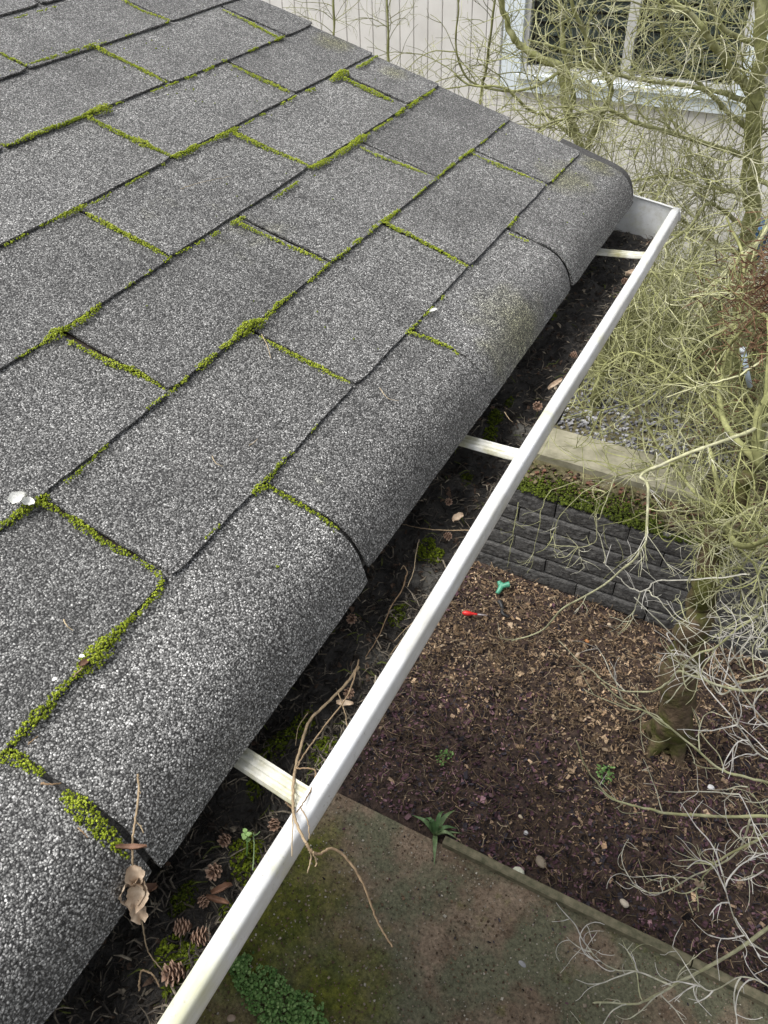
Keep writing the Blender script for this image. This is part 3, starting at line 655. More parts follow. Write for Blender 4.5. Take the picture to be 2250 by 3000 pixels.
def dry_twig(name, paths, label, cat='twig', mat=None, parent_loc=None, group=None):
    """paths: list of (3D points, r0, r1, tone); the first is the stem, others its side shoots"""
    P0 = np.asarray(paths[0][0])[0]; r = tag(empty(name, P0), label, cat, group)
    for i, (P, r0, r1, tn) in enumerate(paths):
        Q = catmull(P, 7); n = len(Q)
        Q = Q + np.array([[.0008 * nz(k * .7, i, 0, 1.0), .0008 * nz(k * .7, i, 5, 1.0), .0008 * nz(k * .7, i, 9, 1.0)] for k in range(n)])
        rad = .62 * np.linspace(r0, r1, n) * np.array([1 + .22 * nz(k * .9, i, 3, 1.0) for k in range(n)])
        b = MB(); b.tube(Q, rad, 6, tn); b.build('stem' if i == 0 else 'shoot', mat or M['twig_dry'], r, True)
    return r
Z = lambda x, y, z: atz(x, y, z)
# tangled twig lying across the closest hanger and hanging over the lip
dry_twig('dry_twig', [
 ([Z(775,1440,-.125), Z(745,1480,-.120), Z(700,1525,-.116), Z(668,1558,-.112), Z(652,1605,-.105), Z(640,1650,-.098), Z(634,1690,-.090), Z(633,1735,-.086), Z(636,1765,-.080), Z(650,1800,-.078), Z(662,1822,-.078)], .0022, .0017, .75),
 ([Z(775,1425,-.118), Z(752,1500,-.105), Z(700,1570,-.100), Z(660,1625,-.098), Z(640,1660,-.094)], .0012, .0010, .62),
 ([Z(662,1822,-.078), Z(672,1838,-.082), Z(690,1845,-.088), Z(715,1833,-.094), Z(745,1850,-.104), Z(780,1900,-.122), Z(800,1950,-.142), Z(815,1990,-.158), Z(835,2025,-.172), Z(848,2045,-.18)], .0019, .0011, .60),
 ([Z(670,1835,-.082), Z(672,1855,-.09), Z(664,1885,-.098)], .0012, .0008, .8),
 ([Z(676,1840,-.082), Z(684,1862,-.092), Z(681,1872,-.094)], .0011, .0007, .75),
 ([Z(633,1735,-.086), Z(632,1790,-.0825), Z(630,1850,-.082)], .0009, .0006, .85),
 ([Z(640,1660,-.094), Z(668,1660,-.092), Z(682,1668,-.091), Z(672,1705,-.086), Z(655,1735,-.082), Z(640,1755,-.080)], .0011, .0008, .55),
 ([Z(650,1745,-.080), Z(665,1775,-.078), Z(668,1812,-.078)], .0008, .0007, .7),
 ([Z(610,1720,-.110), Z(622,1738,-.098), Z(636,1752,-.084)], .0010, .0009, .45),
 ([Z(730,1495,-.112), Z(745,1540,-.115), Z(752,1590,-.118), Z(755,1625,-.12)], .0009, .0006, .7),
 ([Z(665,1540,-.115), Z(645,1570,-.12), Z(638,1610,-.122)], .0008, .0006, .8)],
 'tangled dry twig draped over the closest hanger and hanging past the gutter lip')
dry_twig('dry_twig', [([atroof(297,1672,.009), atroof(300,1705,.008), atroof(294,1760,.009), atroof(288,1800,.012), Z(286,1835,-.034), Z(287,1868,-.045)], .0012, .0011, .72),
 ([atroof(292,1775,.010), atroof(302,1783,.009), atroof(311,1800,.008)], .0008, .0007, .9), ([atroof(298,1690,.009), atroof(303,1715,.0085)], .0006, .0005, .8)],
 'thin grey twig standing against the nearest shingle joint', )
dry_twig('dry_twig', [([Z(300,1962,-.10), Z(310,2010,-.112), Z(318,2050,-.122), Z(345,2090,-.13), Z(385,2120,-.134)], .0010, .0006, .8)],
 'thin pale twig trailing below the curled dry leaf')
dry_twig('dry_stalk', [([Z(868,1132,-.132), Z(905,1140,-.118), Z(950,1145,-.112), Z(1028,1146,-.106)], .0008, .0010, .65)], 'straight brown stalk lying across the gutter short of the middle hanger', 'stalk')
dry_twig('dry_stalk', [([Z(905,1165,-.118), Z(898,1200,-.118), Z(893,1235,-.120), Z(880,1268,-.124)], .0008, .0006, .95)], 'thin white curved stalk beside green moss in the gutter', 'stalk')
dry_twig('dry_stalk', [([Z(880,1235,-.12), Z(868,1275,-.124), Z(845,1310,-.128), Z(820,1370,-.132), Z(790,1420,-.134)], .0013, .0007, .5), ([Z(880,1235,-.12), Z(872,1222,-.118), Z(866,1230,-.116)], .0009, .0006, .7)], 'dark bent stalk running along the soil in mid gutter', 'stalk')
dry_twig('dry_stalk', [([Z(940,1305,-.112), Z(905,1345,-.116), Z(870,1380,-.12), Z(842,1415,-.124)], .0008, .0006, .7), ([Z(925,1320,-.113), Z(880,1355,-.118), Z(852,1385,-.122)], .0006, .0005, .75)], 'pair of straw coloured stalks lying parallel to the lip', 'stalk')
dry_twig('dry_stalk', [([Z(547,1800,-.118), Z(549,1830,-.115), Z(546,1880,-.112)], .0010, .0008, .85), ([Z(547,1806,-.117), Z(556,1802,-.114), Z(562,1796,-.112)], .0007, .0005, .8)], 'upright pale stalk growing in moss below the closest hanger', 'stalk', M['blade'])
dry_twig('dry_stalk', [([Z(400,2096,-.128), Z(404,2072,-.120), Z(412,2068,-.118), Z(430,2082,-.120), Z(446,2106,-.124)], .0013, .0010, .55)] and [([Z(300,2140,-.128), Z(303,2105,-.118), Z(310,2096,-.116), Z(332,2108,-.12), Z(345,2132,-.126)], .0012, .0009, .6)], 'bent brown stalk hooked like a loop at the bottom of the gutter', 'stalk')
# leaves in the gutter
def leaf_sheet(name, C0, U, Vv, L, Wd, label, mat, seed=0, curl=.5, cat='leaf', group=None, th=.0006):
    C0 = np.asarray(C0, float); U = np.asarray(U, float) / np.linalg.norm(U); Vv = np.asarray(Vv, float); Vv = Vv - U * (U @ Vv); Vv /= np.linalg.norm(Vv); Nn = np.cross(U, Vv)
    if Nn[2] < 0: Nn = -Nn
    nu, nv = 13, 8; top = []
    for i in range(nu):
        t = i / (nu - 1)
        for j in range(nv):
            s = j / (nv - 1) * 2 - 1
            wv = math.sin(math.pi * min(1, .10 + .86 * t)) ** .7 * (1 + .28 * nz(t * 5, seed, s > 0, 1.5))
            h = curl * Wd * (s * s * .8 + .35 * math.sin(3 * t + seed) + .22 * nz(t * 3, s * 2, seed, 1.0))
            top.append(C0 + U * L * (t - .5) + Vv * s * wv * Wd * .5 + Nn * h)
    top = np.array(top); V = np.vstack([top, top - Nn * th]); n1 = nu * nv; F = []
    for i in range(nu - 1):
        for j in range(nv - 1):
            a = i * nv + j; F.append((a, a + 1, a + nv + 1, a + nv)); F.append((n1 + a, n1 + a + nv, n1 + a + nv + 1, n1 + a + 1))
    o = obj(name, mesh_np(name, V - C0, F, smooth=True), mat); o.location = C0
    return tag(o, label, cat, group)
lf = tag(empty('dry_leaf', Z(293, 1930, -.07)), 'crumpled pale dry leaf hanging off the nearest shingle corner', 'leaf')
def leaf_part(nm, q0, q1, z0, z1, wd, seed, curl, mat):
    A, B = Z(*q0, z0), Z(*q1, z1); side = np.cross(B - A, ray(*q0))
    o = leaf_sheet(nm, (A + B) / 2, B - A, side, np.linalg.norm(B - A), wd, None, mat, seed, curl, None)
    o.parent = lf; o.location = Vector((A + B) / 2) - lf.location
leaf_part('blade', (284,1868), (296,1912), -.050, -.060, .013, 1, .35, M['leaf_dry'])
leaf_part('blade', (276,1898), (288,1950), -.055, -.072, .016, 2.4, .55, M['leaf_dry'])
leaf_part('blade', (305,1900), (292,1955), -.056, -.074, .014, 4.1, .5, M['leaf_dry'])
leaf_part('blade', (290,1945), (303,1982), -.070, -.084, .011, 5.2, .5, M['leaf_dry'])
M['leaf_brown'] = make_simple('brown_leaf', (0.07, 0.035, 0.02), (0.20, 0.11, 0.07), 80.0, 0.65, 0.3, 0.4, 0.001)
leaf_sheet('dry_leaf', Z(310,1925,-.085), (.3, .6, -.5), (1, 0, 0), .020, .009, 'dark brown leaf scrap tucked behind the crumpled pale leaf', M['leaf_brown'], 3)
leaf_sheet('dry_leaf', Z(480,1922,-.122), (1, .9, .2), (-.6, 1, 0), .017, .0055, 'narrow curled brown leaf beside the small pale cone', M['leaf_brown'], 5, .8)
leaf_sheet('dry_leaf', Z(470,1945,-.124), (1, .25, 0), (-.3, 1, 0), .018, .0045, 'dark folded leaf lying below the curled brown leaf', M['leaf_brown'], 8, .6)
leaf_sheet('dry_leaf', Z(990,1120,-.118), (.6, 1, .1), (1, -.4, 0), .014, .009, 'small tan leaf scrap in the gutter near the straight stalk', M['leaf_dry'], 6, .4)
leaf_sheet('dry_leaf', Z(1200,830,-.112), (.3, 1, .1), (1, -.3, 0), .030, .008, 'long tan leaf pressed along the inside of the lip', M['leaf_dry'], 2, .4)
leaf_sheet('dry_leaf', Z(745,1520,-.118), (1, .4, .1), (-.4, 1, 0), .015, .006, 'tan curled leaf caught under the tangled twig', M['leaf_dry'], 9, .5)
leaf_sheet('dry_leaf', Z(1365,590,-.118), (1, .6, .1), (-.4, 1, 0), .02, .012, 'pale pink leaf scrap beside the farthest cone', M['leaf_dry'], 4, .5)
# seedlings
sp_ = Z(533, 1850, -.138)
sd_ = tag(empty('seedling', sp_), 'tiny green seedling with round leaves below the closest hanger', 'seedling')
mb = MB(); mb.tube(catmull([sp_, sp_ + (.001, .003, .014), sp_ + (.0, .006, .030)], 5), .0007, 5, .6); mb.build('stem', M['leaf_green'], sd_, True)
for i in range(7):
    a = i * 2.4; c0 = sp_ + np.array([.0025 * math.cos(a), .006 + .0025 * math.sin(a), .029 - .0015 * i]); b = MB()
    ang = np.linspace(0, 2 * np.pi, 9)[:-1]
    top = [c0 + np.array([.0020 * math.cos(t), .0018 * math.sin(t), .0006 * math.cos(2 * t) + .0008])for t in ang]
    b.add(top + [c0 - (0, 0, .0006)], [tuple(range(8))] + [((j + 1) % 8, j, 8) for j in range(8)], .9); b.build('leaf', M['leaf_green'], sd_)

# ------------------------------------------------------------------ small things on the shingles
leaf_sheet('petal', atroof(42, 1078, .010), (.4, 1, .4), (1, 0, -.2), .013, .011, 'torn white petal on moss at the left edge of the roof', M['petal'], 1, .5, 'petal')
leaf_sheet('petal', atroof(60, 1085, .010), (1, .4, -.6), (0, 1, 0), .010, .008, 'folded white petal tip beside the torn petal on moss', M['petal'], 4, .5, 'petal')
leaf_sheet('petal', atroof(936, 670, .007), (.3, 1, .0), (1, 0, -.2), .012, .005, 'white fleck lying below a course edge high on the curled shingle', M['petal'], 2, .3, 'petal')
for q, lb in [((1162, 243), 'white fleck near the rake edge of the roof'), ((177, 1418), 'small white fleck on the thickest roof moss'), ((118, 1468), 'pinkish white fleck on the moss strip near the left edge')]:
    leaf_sheet('fleck', atroof(*q, .010), (1, .5, 0), (0, 1, 0), .004, .003, lb, M['petal'], q[0], .3, 'fleck')
def needle(pts, tn, lab, r=.0006, h=.0075):
    dry_twig('needle', [([atroof(x, y, h + .0015 * (i % 2)) for i, (x, y) in enumerate(pts)], r, r * .6, tn)], lab, 'needle', group='stray needles on the shingles')
needle([(458,985),(466,1000),(482,1008)], 1.0, 'curved white needle at the centre of a near shingle', .0007)
needle([(137,1338),(145,1352),(158,1362)], 1.0, 'short white needle on the lower left shingle', .0008)
needle([(820,838),(838,860),(862,866)], 1.0, 'curved pale needle on the curled edge shingle')
needle([(390,408),(430,395),(500,380)], .95, 'long pale needle high on the roof', .0005)
needle([(538,962),(548,956),(556,948)], .9, 'small pale curl on the shingle beside the mossy joint')
needle([(88,1692),(110,1694),(132,1692)], .5, 'orange brown needle across the lowest mossy joint', .0013)
needle([(158,1462),(178,1442),(192,1425)], .7, 'straw needle against the thick moss strip', .0009)
needle([(60,1608),(72,1598),(82,1590)], .55, 'pink brown needle below the thick moss strip', .0008)
needle([(565,722),(578,748),(585,775)], .95, 'forked pale stalk hanging from the large moss cushion', .0008)
needle([(1090,890),(1100,905),(1108,912)], .8, 'tiny pale needle near the drooping edge')
needle([(168,1788),(180,1798),(190,1810)], .5, 'reddish bud scale on the nearest shingle', .0009)
leaf_sheet('dry_leaf', atroof(182, 1432, .010), (.3, 1, .0), (1, 0, -.2), .008, .005, 'red brown leaf scrap behind the thick moss strip', M['leaf_brown'], 7, .3)
leaf_sheet('dry_leaf', atroof(283, 1830, .012), (.9, .5, .0), (0, 1, -.2), .020, .004, 'narrow brown leaf at the foot of the grey twig', M['leaf_brown'], 3, .5)

# ================================================================== GARDEN
# retaining wall of split-face blocks
rw = tag(empty('retaining_wall', (.3, WALLY, GZ)), 'low dark grey retaining wall of split concrete blocks', 'wall')
def block_mesh(L, Hh, seed):
    nx, nz_ = 18, 8; V = []; r = random.Random(seed); s = r.uniform(0, 99)
    for j in range(nz_ + 1):
        for i in range(nx + 1):
            x = (i / nx - .5) * L; z = j / nz_ * Hh
            e = min(min(i, nx - i) / 0.9, min(j, nz_ - j) / 0.9, 1.0)
            V.append((x, -.005 * e - (.0040 * nz(x, z, s, 18) + .0030 * nz(x, z, s + 3, 50)) * e, z))
    n1 = len(V); V += [(-L / 2, .10, 0), (L / 2, .10, 0), (L / 2, .10, Hh), (-L / 2, .10, Hh)]; idx = lambda i, j: j * (nx + 1) + i
    F = [(idx(i, j), idx(i + 1, j), idx(i + 1, j + 1), idx(i, j + 1)) for j in range(nz_) for i in range(nx)]
    F.append(tuple(idx(i, 0) for i in range(nx, -1, -1)) + (n1, n1 + 1)); F.append(tuple(idx(i, nz_) for i in range(nx + 1)) + (n1 + 2, n1 + 3))
    F.append(tuple(idx(0, j) for j in range(nz_ + 1)) + (n1 + 3, n1)); F.append(tuple(idx(nx, j) for j in range(nz_, -1, -1)) + (n1 + 1, n1 + 2)); F.append((n1, n1 + 3, n1 + 2, n1 + 1))
    me = mesh_np('block', V, F, smooth=False); me.materials.append(M['block']); return me
BL, BH = .40, .0985
bms = [block_mesh(BL - .005, BH - .005, i) for i in range(7)]
for r_ in range(6):
    for k in range(-5, 7):
        x = (k + (.5 if r_ % 2 else 0)) * BL + .06
        b = obj('block', bms[(k * 3 + r_ * 5) % 7], None, rw, Vector((x + random.uniform(-.003, .003), WALLY + r_ * .012 + random.uniform(-.004, .004), GZ + .004 + r_ * BH - .02)) - rw.location)
        b.rotation_euler = (0, 0, random.uniform(-.012, .012))
mb = MB(); mb.box((-2.2, WALLY + .11, GZ - .05), (2.9, WALLY + .16, TZ - .03)); mb.build('backing', M['block'], rw)
# edging board, one weathered timber per run
A, B = atz(962, 1815, GZ), atz(1659, 2163, GZ)
eb = tag(empty('edging_board', (A[0], 1.32, GZ)), 'weathered grey green wooden edging board between the patio and the mulch', 'edging')
for (x0, x1) in [(A[0], .86), (.866, 2.4)]:
    n = 24; V = []; 
    for i in range(n + 1):
        x = x0 + (x1 - x0) * i / n; dy = .006 * nz(x, 1, 0, 2); zt = GZ + .045 + .004 * nz(x, 5, 0, 6)
        V += [(x, 1.302 + dy, GZ - .05), (x, 1.302 + dy, zt - .004), (x, 1.308 + dy, zt), (x, 1.334 + dy, zt - .001), (x, 1.340 + dy, zt - .006), (x, 1.340 + dy, GZ - .05)]
    F = [(i * 6 + j, (i + 1) * 6 + j, (i + 1) * 6 + (j + 1) % 6, i * 6 + (j + 1) % 6) for i in range(n) for j in range(6)] + [tuple(range(6))[::-1], tuple(n * 6 + j for j in range(6))]
    obj('plank', mesh_np('plank', V, F), M['edging'], eb)
# mulch chips and straw
def chip_cols(x, y):
    q = rng.random(); m_ = fbm(x, y, 3.3, 1.5)
    tan = 1 / (1 + math.exp(-((y - 2.26) * 6.0 + m_ * 4.5 - (x - .1) * .3 + 2.2 * max(0, x - .75))))
    clump = .55 + 1.1 * max(0, .5 + fbm(x, y, 8.8, 7.0, 2) * .75)
    if q < .14: c = np.array((.016, .013, .014))
    elif rng.random() < tan: c = np.array(((.31, .225, .145), (.20, .135, .083), (.42, .32, .22), (.075, .052, .038))[rng.choice(4, p=[.36, .36, .08, .20])])
    else: c = np.array(((.088, .046, .060), (.036, .032, .039), (.16, .096, .108), (.26, .185, .125))[rng.choice(4, p=[.36, .36, .19, .09])])
    return c * rng.uniform(.55, 1.45) * clump
mb = MB(); BF = [(0, 3, 2, 1), (4, 5, 6, 7), (0, 1, 5, 4), (1, 2, 6, 5), (2, 3, 7, 6), (3, 0, 4, 7)]
BV = np.array([(-1, -1, -1), (1, -1, -1), (1, 1, -1), (-1, 1, -1), (-1, -1, 1), (1, -1, 1), (1, 1, 1), (-1, 1, 1)], float)
for i in range(26000):
    x, y = rng.uniform(-1.3, 2.0), rng.uniform(1.345, WALLY - .012)
    if i % 90 == 0: y = rng.uniform(.9, 1.3)
    if x < A[0] and y < 1.5 and rng.random() < .4: continue
    fine = rng.random() < .75
    L = rng.uniform(.005, .014) if fine else abs(rng.normal(0, .010)) + .010; L *= .6 if y < 1.31 else 1; wd = L * rng.uniform(.25, .7); th = rng.uniform(.0015, .005)
    a = rng.uniform(0, 2 * np.pi); tx, ty = rng.normal(0, .35, 2)
    v = BV * np.array([L / 2, wd / 2, th / 2]) * (1 + rng.uniform(-.35, .25, (8, 1))) ; v[:, 2] += v[:, 0] * tx + v[:, 1] * ty
    R = np.array([[math.cos(a), -math.sin(a)], [math.sin(a), math.cos(a)]]); v[:, :2] = v[:, :2] @ R.T
    z = GZ - .012 + .022 * fbm(x, y, 1.7, 2.3) + rng.uniform(.0, .012) + .012 * max(0, nz(x, y, 2, 9))
    if y < 1.31: z = GZ + .008
    mb.add(v + np.array([x, y, z]), BF, 0, chip_cols(x, y))
for i in range(8000):   # straw, fibres and needles in the mulch
    x, y = rng.uniform(-1.2, 1.9), rng.uniform(1.36, WALLY - .03)
    L = rng.uniform(.02, .075); a = rng.uniform(0, 2 * np.pi); z = GZ + .012 + .022 * fbm(x, y, 1.7, 2.3) + rng.uniform(0, .014); wd = rng.uniform(.0006, .0018)
    d = np.array([math.cos(a), math.sin(a), rng.normal(0, .18)]) * L; s = np.array([-math.sin(a), math.cos(a), 0]) * wd; p0 = np.array([x, y, z]); bend = s * rng.uniform(-9, 9) + np.array([0, 0, rng.uniform(0, .2) * L])
    p1 = p0 + d * .5 + bend; p2 = p0 + d; up = np.array([0, 0, wd * 1.2])
    c = np.array(((.26, .19, .12), (.13, .09, .055), (.38, .31, .21))[rng.choice(3, p=[.5, .38, .12])]) * rng.uniform(.5, 1.2) * (1 if y > 1.95 or rng.random() < .35 else .4)
    mb.add([p0 - s, p0 + s, p1 - s, p1 + s, p2 - s, p2 + s, p0 + up, p1 + up, p2 + up], [(0, 2, 7, 6), (6, 7, 3, 1), (2, 4, 8, 7), (7, 8, 5, 3)], 0, c)
tag(mb.build('bark_mulch', M['chips'], None, False, True), 'brown and purplish bark mulch with straw covering the bed', 'mulch', kind='stuff')
# grit on the patio
mb = MB()
for i in range(11000):
    x, y = rng.uniform(-1.1, 1.6), rng.uniform(-.1, 1.30); r = abs(rng.normal(0, .0016)) + .0012
    v = BV * r * np.array([1, .8, .45]) * (1 + rng.uniform(-.4, .2, (8, 1))); a = rng.uniform(0, 6.28); R = np.array([[math.cos(a), -math.sin(a)], [math.sin(a), math.cos(a)]]); v[:, :2] = v[:, :2] @ R.T
    c = np.array(((.30, .25, .19), (.16, .11, .07), (.08, .055, .035), (.40, .37, .31))[rng.choice(4, p=[.3, .35, .25, .10])]) * rng.uniform(.6, 1.1)
    mb.add(v + np.array([x, y, GZ + .006 + r * .3]), BF, 0, c)
tag(mb.build('patio_grit', M['gravel'], None, False, True), 'pale grit and crumbs scattered on the mossy patio', 'grit', kind='stuff')
# stones
def stone(q, z, rx, ry, rz, col, label):
    X = atz(*q, z); V = []; nu, nv = 14, 9; s = q[0] * .37
    for j in range(nv + 1):
        th = math.pi * j / nv
        for i in range(nu):
            ph = 2 * math.pi * i / nu; k = 1 + .14 * nz(math.cos(ph) * math.sin(th), math.sin(ph) * math.sin(th), math.cos(th) + s, 1.3)
            V.append((rx * math.cos(ph) * math.sin(th) * k, ry * math.sin(ph) * math.sin(th) * k, rz * math.cos(th) * k))
    F = [(j * nu + i, (j + 1) * nu + i, (j + 1) * nu + (i + 1) % nu, j * nu + (i + 1) % nu) for j in range(nv) for i in range(nu)]
    o = obj('stone', mesh_np('stone', V, F, None, True, np.tile(col, (len(V), 1))), M['stone'], None, X + np.array([0, 0, rz * .6])); o.rotation_euler = (0, 0, random.uniform(-.6, .6))
    tag(o, label, 'stone', 'loose stones in the garden')
stone((1119,1888), GZ, .028, .025, .019, (.62, .63, .50), 'large pale round stone on the patio side of the edging board')
stone((1168,1864), GZ + .01, .030, .021, .015, (.23, .19, .14), 'flat brown stone behind the edging board near the pale stone')
stone((1348,1953), GZ + .01, .021, .014, .013, (.52, .46, .37), 'cream oval stone against the mulch side of the edging board')
stone((1136,1800), GZ + .01, .011, .010, .008, (.5, .5, .5), 'small grey white pebble in the dark mulch above the edging board')
stone((1530,1762), GZ + .01, .013, .010, .009, (.5, .36, .25), 'peach pebble in the dark mulch under the bare branches')
stone((1535,1702), GZ + .01, .016, .013, .010, (.6, .6, .6), 'white pebble in the mulch by the trunk foot')
stone((1268,1386), GZ + .02, .014, .009, .008, (.35, .16, .06), 'orange brown pebble on the tan mulch')
stone((1316,1350), GZ + .02, .012, .009, .008, (.5, .40, .28), 'beige pebble on the tan mulch near the block wall')
stone((1128,2083), GZ, .018, .010, .006, (.30, .30, .31), 'thin grey slate chip lying on the patio')
stone((500,2200), GZ, .018, .013, .009, (.33, .25, .19), 'brown stone at the bottom corner of the patio')
stone((1125,1765), GZ, .012, .009, .006, (.5, .42, .3), 'small tan pebble at the edge of the patio')
# red handled tool, green fitting
X = atz(1012, 1325, GZ + .025); r_ = tag(empty('hand_tool', X), 'small red handled tool with a dull metal shaft on the mulch', 'tool')
dirv = atz(1050, 1329, GZ + .022) - X; dirv = dirv / np.linalg.norm(dirv)
pts = [X + dirv * t for t in np.linspace(-.035, .05, 12)]
mb = MB(); mb.tube(pts, [.004, .0105, .0135, .0145, .0145, .0135, .0115, .009, .0075, .0065, .006, .0055], 10); mb.build('handle', M['red_plastic'], r_, True)
mb = MB(); mb.tube([X + dirv * t for t in (.048, .075, .105)], [.0042, .0042, .003], 8); mb.build('shaft', M['steel'], r_, True)
X = atz(1074, 1282, GZ + .02); r_ = tag(empty('hose_fitting', X), 'small forked green plastic piece lying on the mulch near the block wall', 'plastic piece')
mb = MB(); mb.tube(catmull([X, X + (.006, .035, .012), X + (.004, .065, .016)], 5), np.linspace(.012, .020, 11), 10); mb.build('body', M['green_plastic'], r_, True)
mb = MB(); mb.tube(catmull([X + (.005, .045, .015), X + (.030, .062, .026), X + (.046, .072, .03)], 5), np.linspace(.014, .017, 11), 10); mb.build('arm', M['green_plastic'], r_, True)
mb = MB(); mb.tube(catmull([X + (-.004, .05, .018), X + (-.016, .068, .026)], 5), np.linspace(.012, .014, 6), 10); mb.build('arm', M['green_plastic'], r_, True)
X = atz(1085, 1312, GZ + .016); r_ = tag(empty('black_plastic_scrap', X), 'twisted black plastic scrap beside the green plastic piece', 'scrap')
mb = MB(); mb.tube(catmull([X + (-.03, .03, .01), X, X + (.02, -.045, .005), X + (.06, -.05, .0)], 6), np.linspace(.016, .008, 19), 7); mb.build('strip', M['black_plastic'], r_, True)
# strap leaved plant
X = atz(940, 1803, GZ); pl = tag(empty('strap_leaf_plant', X), 'small green strap leaved plant at the end of the edging board', 'plant')
for (tx, ty, h_, wd, tn) in [(888,1760,.05,.011,.6), (985,1748,.06,.012,.7), (938,1872,.03,.011,.75), (990,1790,.05,.010,.5), (915,1768,.08,.010,.4), (960,1752,.09,.010,.45), (992,1815,.05,.009,.9), (925,1785,.10,.010,.3), (1000,1800,.02,.008,.8)]:
    T_ = atz(tx, ty, GZ + .01); mid = (X + T_) / 2 + np.array([0, 0, h_]); Q = catmull([X, X * .6 + mid * .4 + np.array([0, 0, h_ * .35]), mid, T_], 4); n = len(Q); V = []
    for i, p in enumerate(Q):
        t = i / (n - 1); d = Q[min(i + 1, n - 1)] - Q[max(i - 1, 0)]; s = np.cross(d, (0, 0, 1.0)); s /= np.linalg.norm(s) + 1e-9; ww = wd * (.35 + .65 * math.sin(math.pi * min(1, .25 + t * .72))) * (1 - t ** 5)
        V += [p - s * ww, p + np.array([0, 0, -ww * .5]), p + s * ww]
    F = [f for i in range(n - 1) for f in ((i * 3, i * 3 + 3, i * 3 + 4, i * 3 + 1), (i * 3 + 1, i * 3 + 4, i * 3 + 5, i * 3 + 2))]
    obj('leaf', mesh_np('leaf', V, F, [min(1, tn + .5 * (k < 6)) for k in range(len(V))], True), M['blade'], pl)
# low weeds
def weed(q0, n, spread, label, seed, sz=.011, hmax=.05):
    X = atz(*q0, GZ); b = MB(); r = tag(empty('weed_clump', X), label, 'weeds')
    for i in range(n):
        a = rng.uniform(0, 6.28); rr = math.sqrt(rng.random()); x, y = X[0] + spread[0] * rr * math.cos(a) + spread[2] * rr * math.sin(a), X[1] + spread[1] * rr * math.sin(a)
        if fbm(x, y, seed, 8) < -.25: continue
        z = GZ + .006 + rng.uniform(.2, 1) * hmax * (1 - rr * .6); c = np.array([x, y, z]); L = sz * rng.uniform(.6, 1.4); a = rng.uniform(0, 6.28)
        U = np.array([math.cos(a), math.sin(a), rng.normal(0, .35)]) * L; Sd = np.array([-math.sin(a), math.cos(a), rng.normal(0, .3)]) * L * .42; up = np.array([0, 0, L * .18])
        b.add([c, c + U * .35 + Sd, c + U * .8 + Sd * .8, c + U, c + U * .8 - Sd * .8, c + U * .35 - Sd, c + U * .5 + up], [(0, 6, 1), (1, 6, 2), (2, 6, 3), (3, 6, 4), (4, 6, 5), (5, 6, 0)], float(np.clip(rng.normal(.5, .25), 0, 1)))
    tag(b.build('foliage', M['leaf_green'], r), kind='stuff')
weed((585, 2160), 1500, (.20, .10, -.12), 'bright green low weeds on the patio beside the gutter', 3)
weed((530, 2112), 420, (.07, .05, -.03), 'small green weed tuft just below the gutter lip', 5)
weed((670, 2200), 500, (.10, .07, -.03), 'green weeds spreading at the bottom edge of the patio', 8)
weed((1305, 1675), 60, (.05, .05, 0), 'sparse dull green sprout in the mulch left of the trunk', 12, .012)
weed((960, 1640), 50, (.04, .04, 0), 'tiny yellow green sprout in the dark mulch beside the lip', 15, .011)
# terrace gravel
mb = MB()
for i in range(9000):
    x, y = rng.uniform(-1.4, 1.6), rng.uniform(3.12, 5.15)
    if 3.32 < y < 3.65 and x < .36: continue
    g_ = fbm(x, y, 5, 1.7)
    r = rng.uniform(.005, .014); v = BV * r * np.array([1, .8, .55]) * (1 + rng.uniform(-.4, .2, (8, 1))); a = rng.uniform(0, 6.28); R = np.array([[math.cos(a), -math.sin(a)], [math.sin(a), math.cos(a)]]); v[:, :2] = v[:, :2] @ R.T
    if y > 3.62 and y < 4.4 and x < .45 or g_ > .3: c = np.array(((.20, .20, .21), (.30, .30, .31), (.12, .12, .13))[rng.integers(3)])
    else: c = np.array(((.09, .085, .035), (.06, .045, .03), (.15, .12, .07), (.12, .06, .04))[rng.integers(4)])
    z = TZ - .016 + .02 * fbm(x, y, 1.7, 1.6)
    mb.add(v + np.array([x, y, z + r * .4]), BF, 0, c * rng.uniform(.6, 1.3))
tag(mb.build('terrace_gravel', M['gravel'], None, False, True), 'grey gravel and crumbs covering the terrace behind the block wall', 'gravel', kind='stuff')
# moss and creeping growth over the wall head
hp, hr, ht = [], [], []
for i in range(5200):
    x = rng.uniform(-1.3, 1.7); y = WALLY + .055 + abs(rng.normal(0, .09)); k = fbm(x, y, 2, 3.0)
    if k < -.25 or y > 3.33: continue
    hp.append((x, y, TZ - .02 + .03 * max(0, k) + rng.uniform(0, .012))); hr.append(rng.uniform(.004, .010)); ht.append(np.clip(.05 + rng.normal(0, .06) + .06 * k, 0, .35))
tag(bumps_mesh('wall_head_moss', hp, hr, np.array(ht), M['moss']), 'dark olive moss along the head of the block wall', 'moss', kind='stuff')

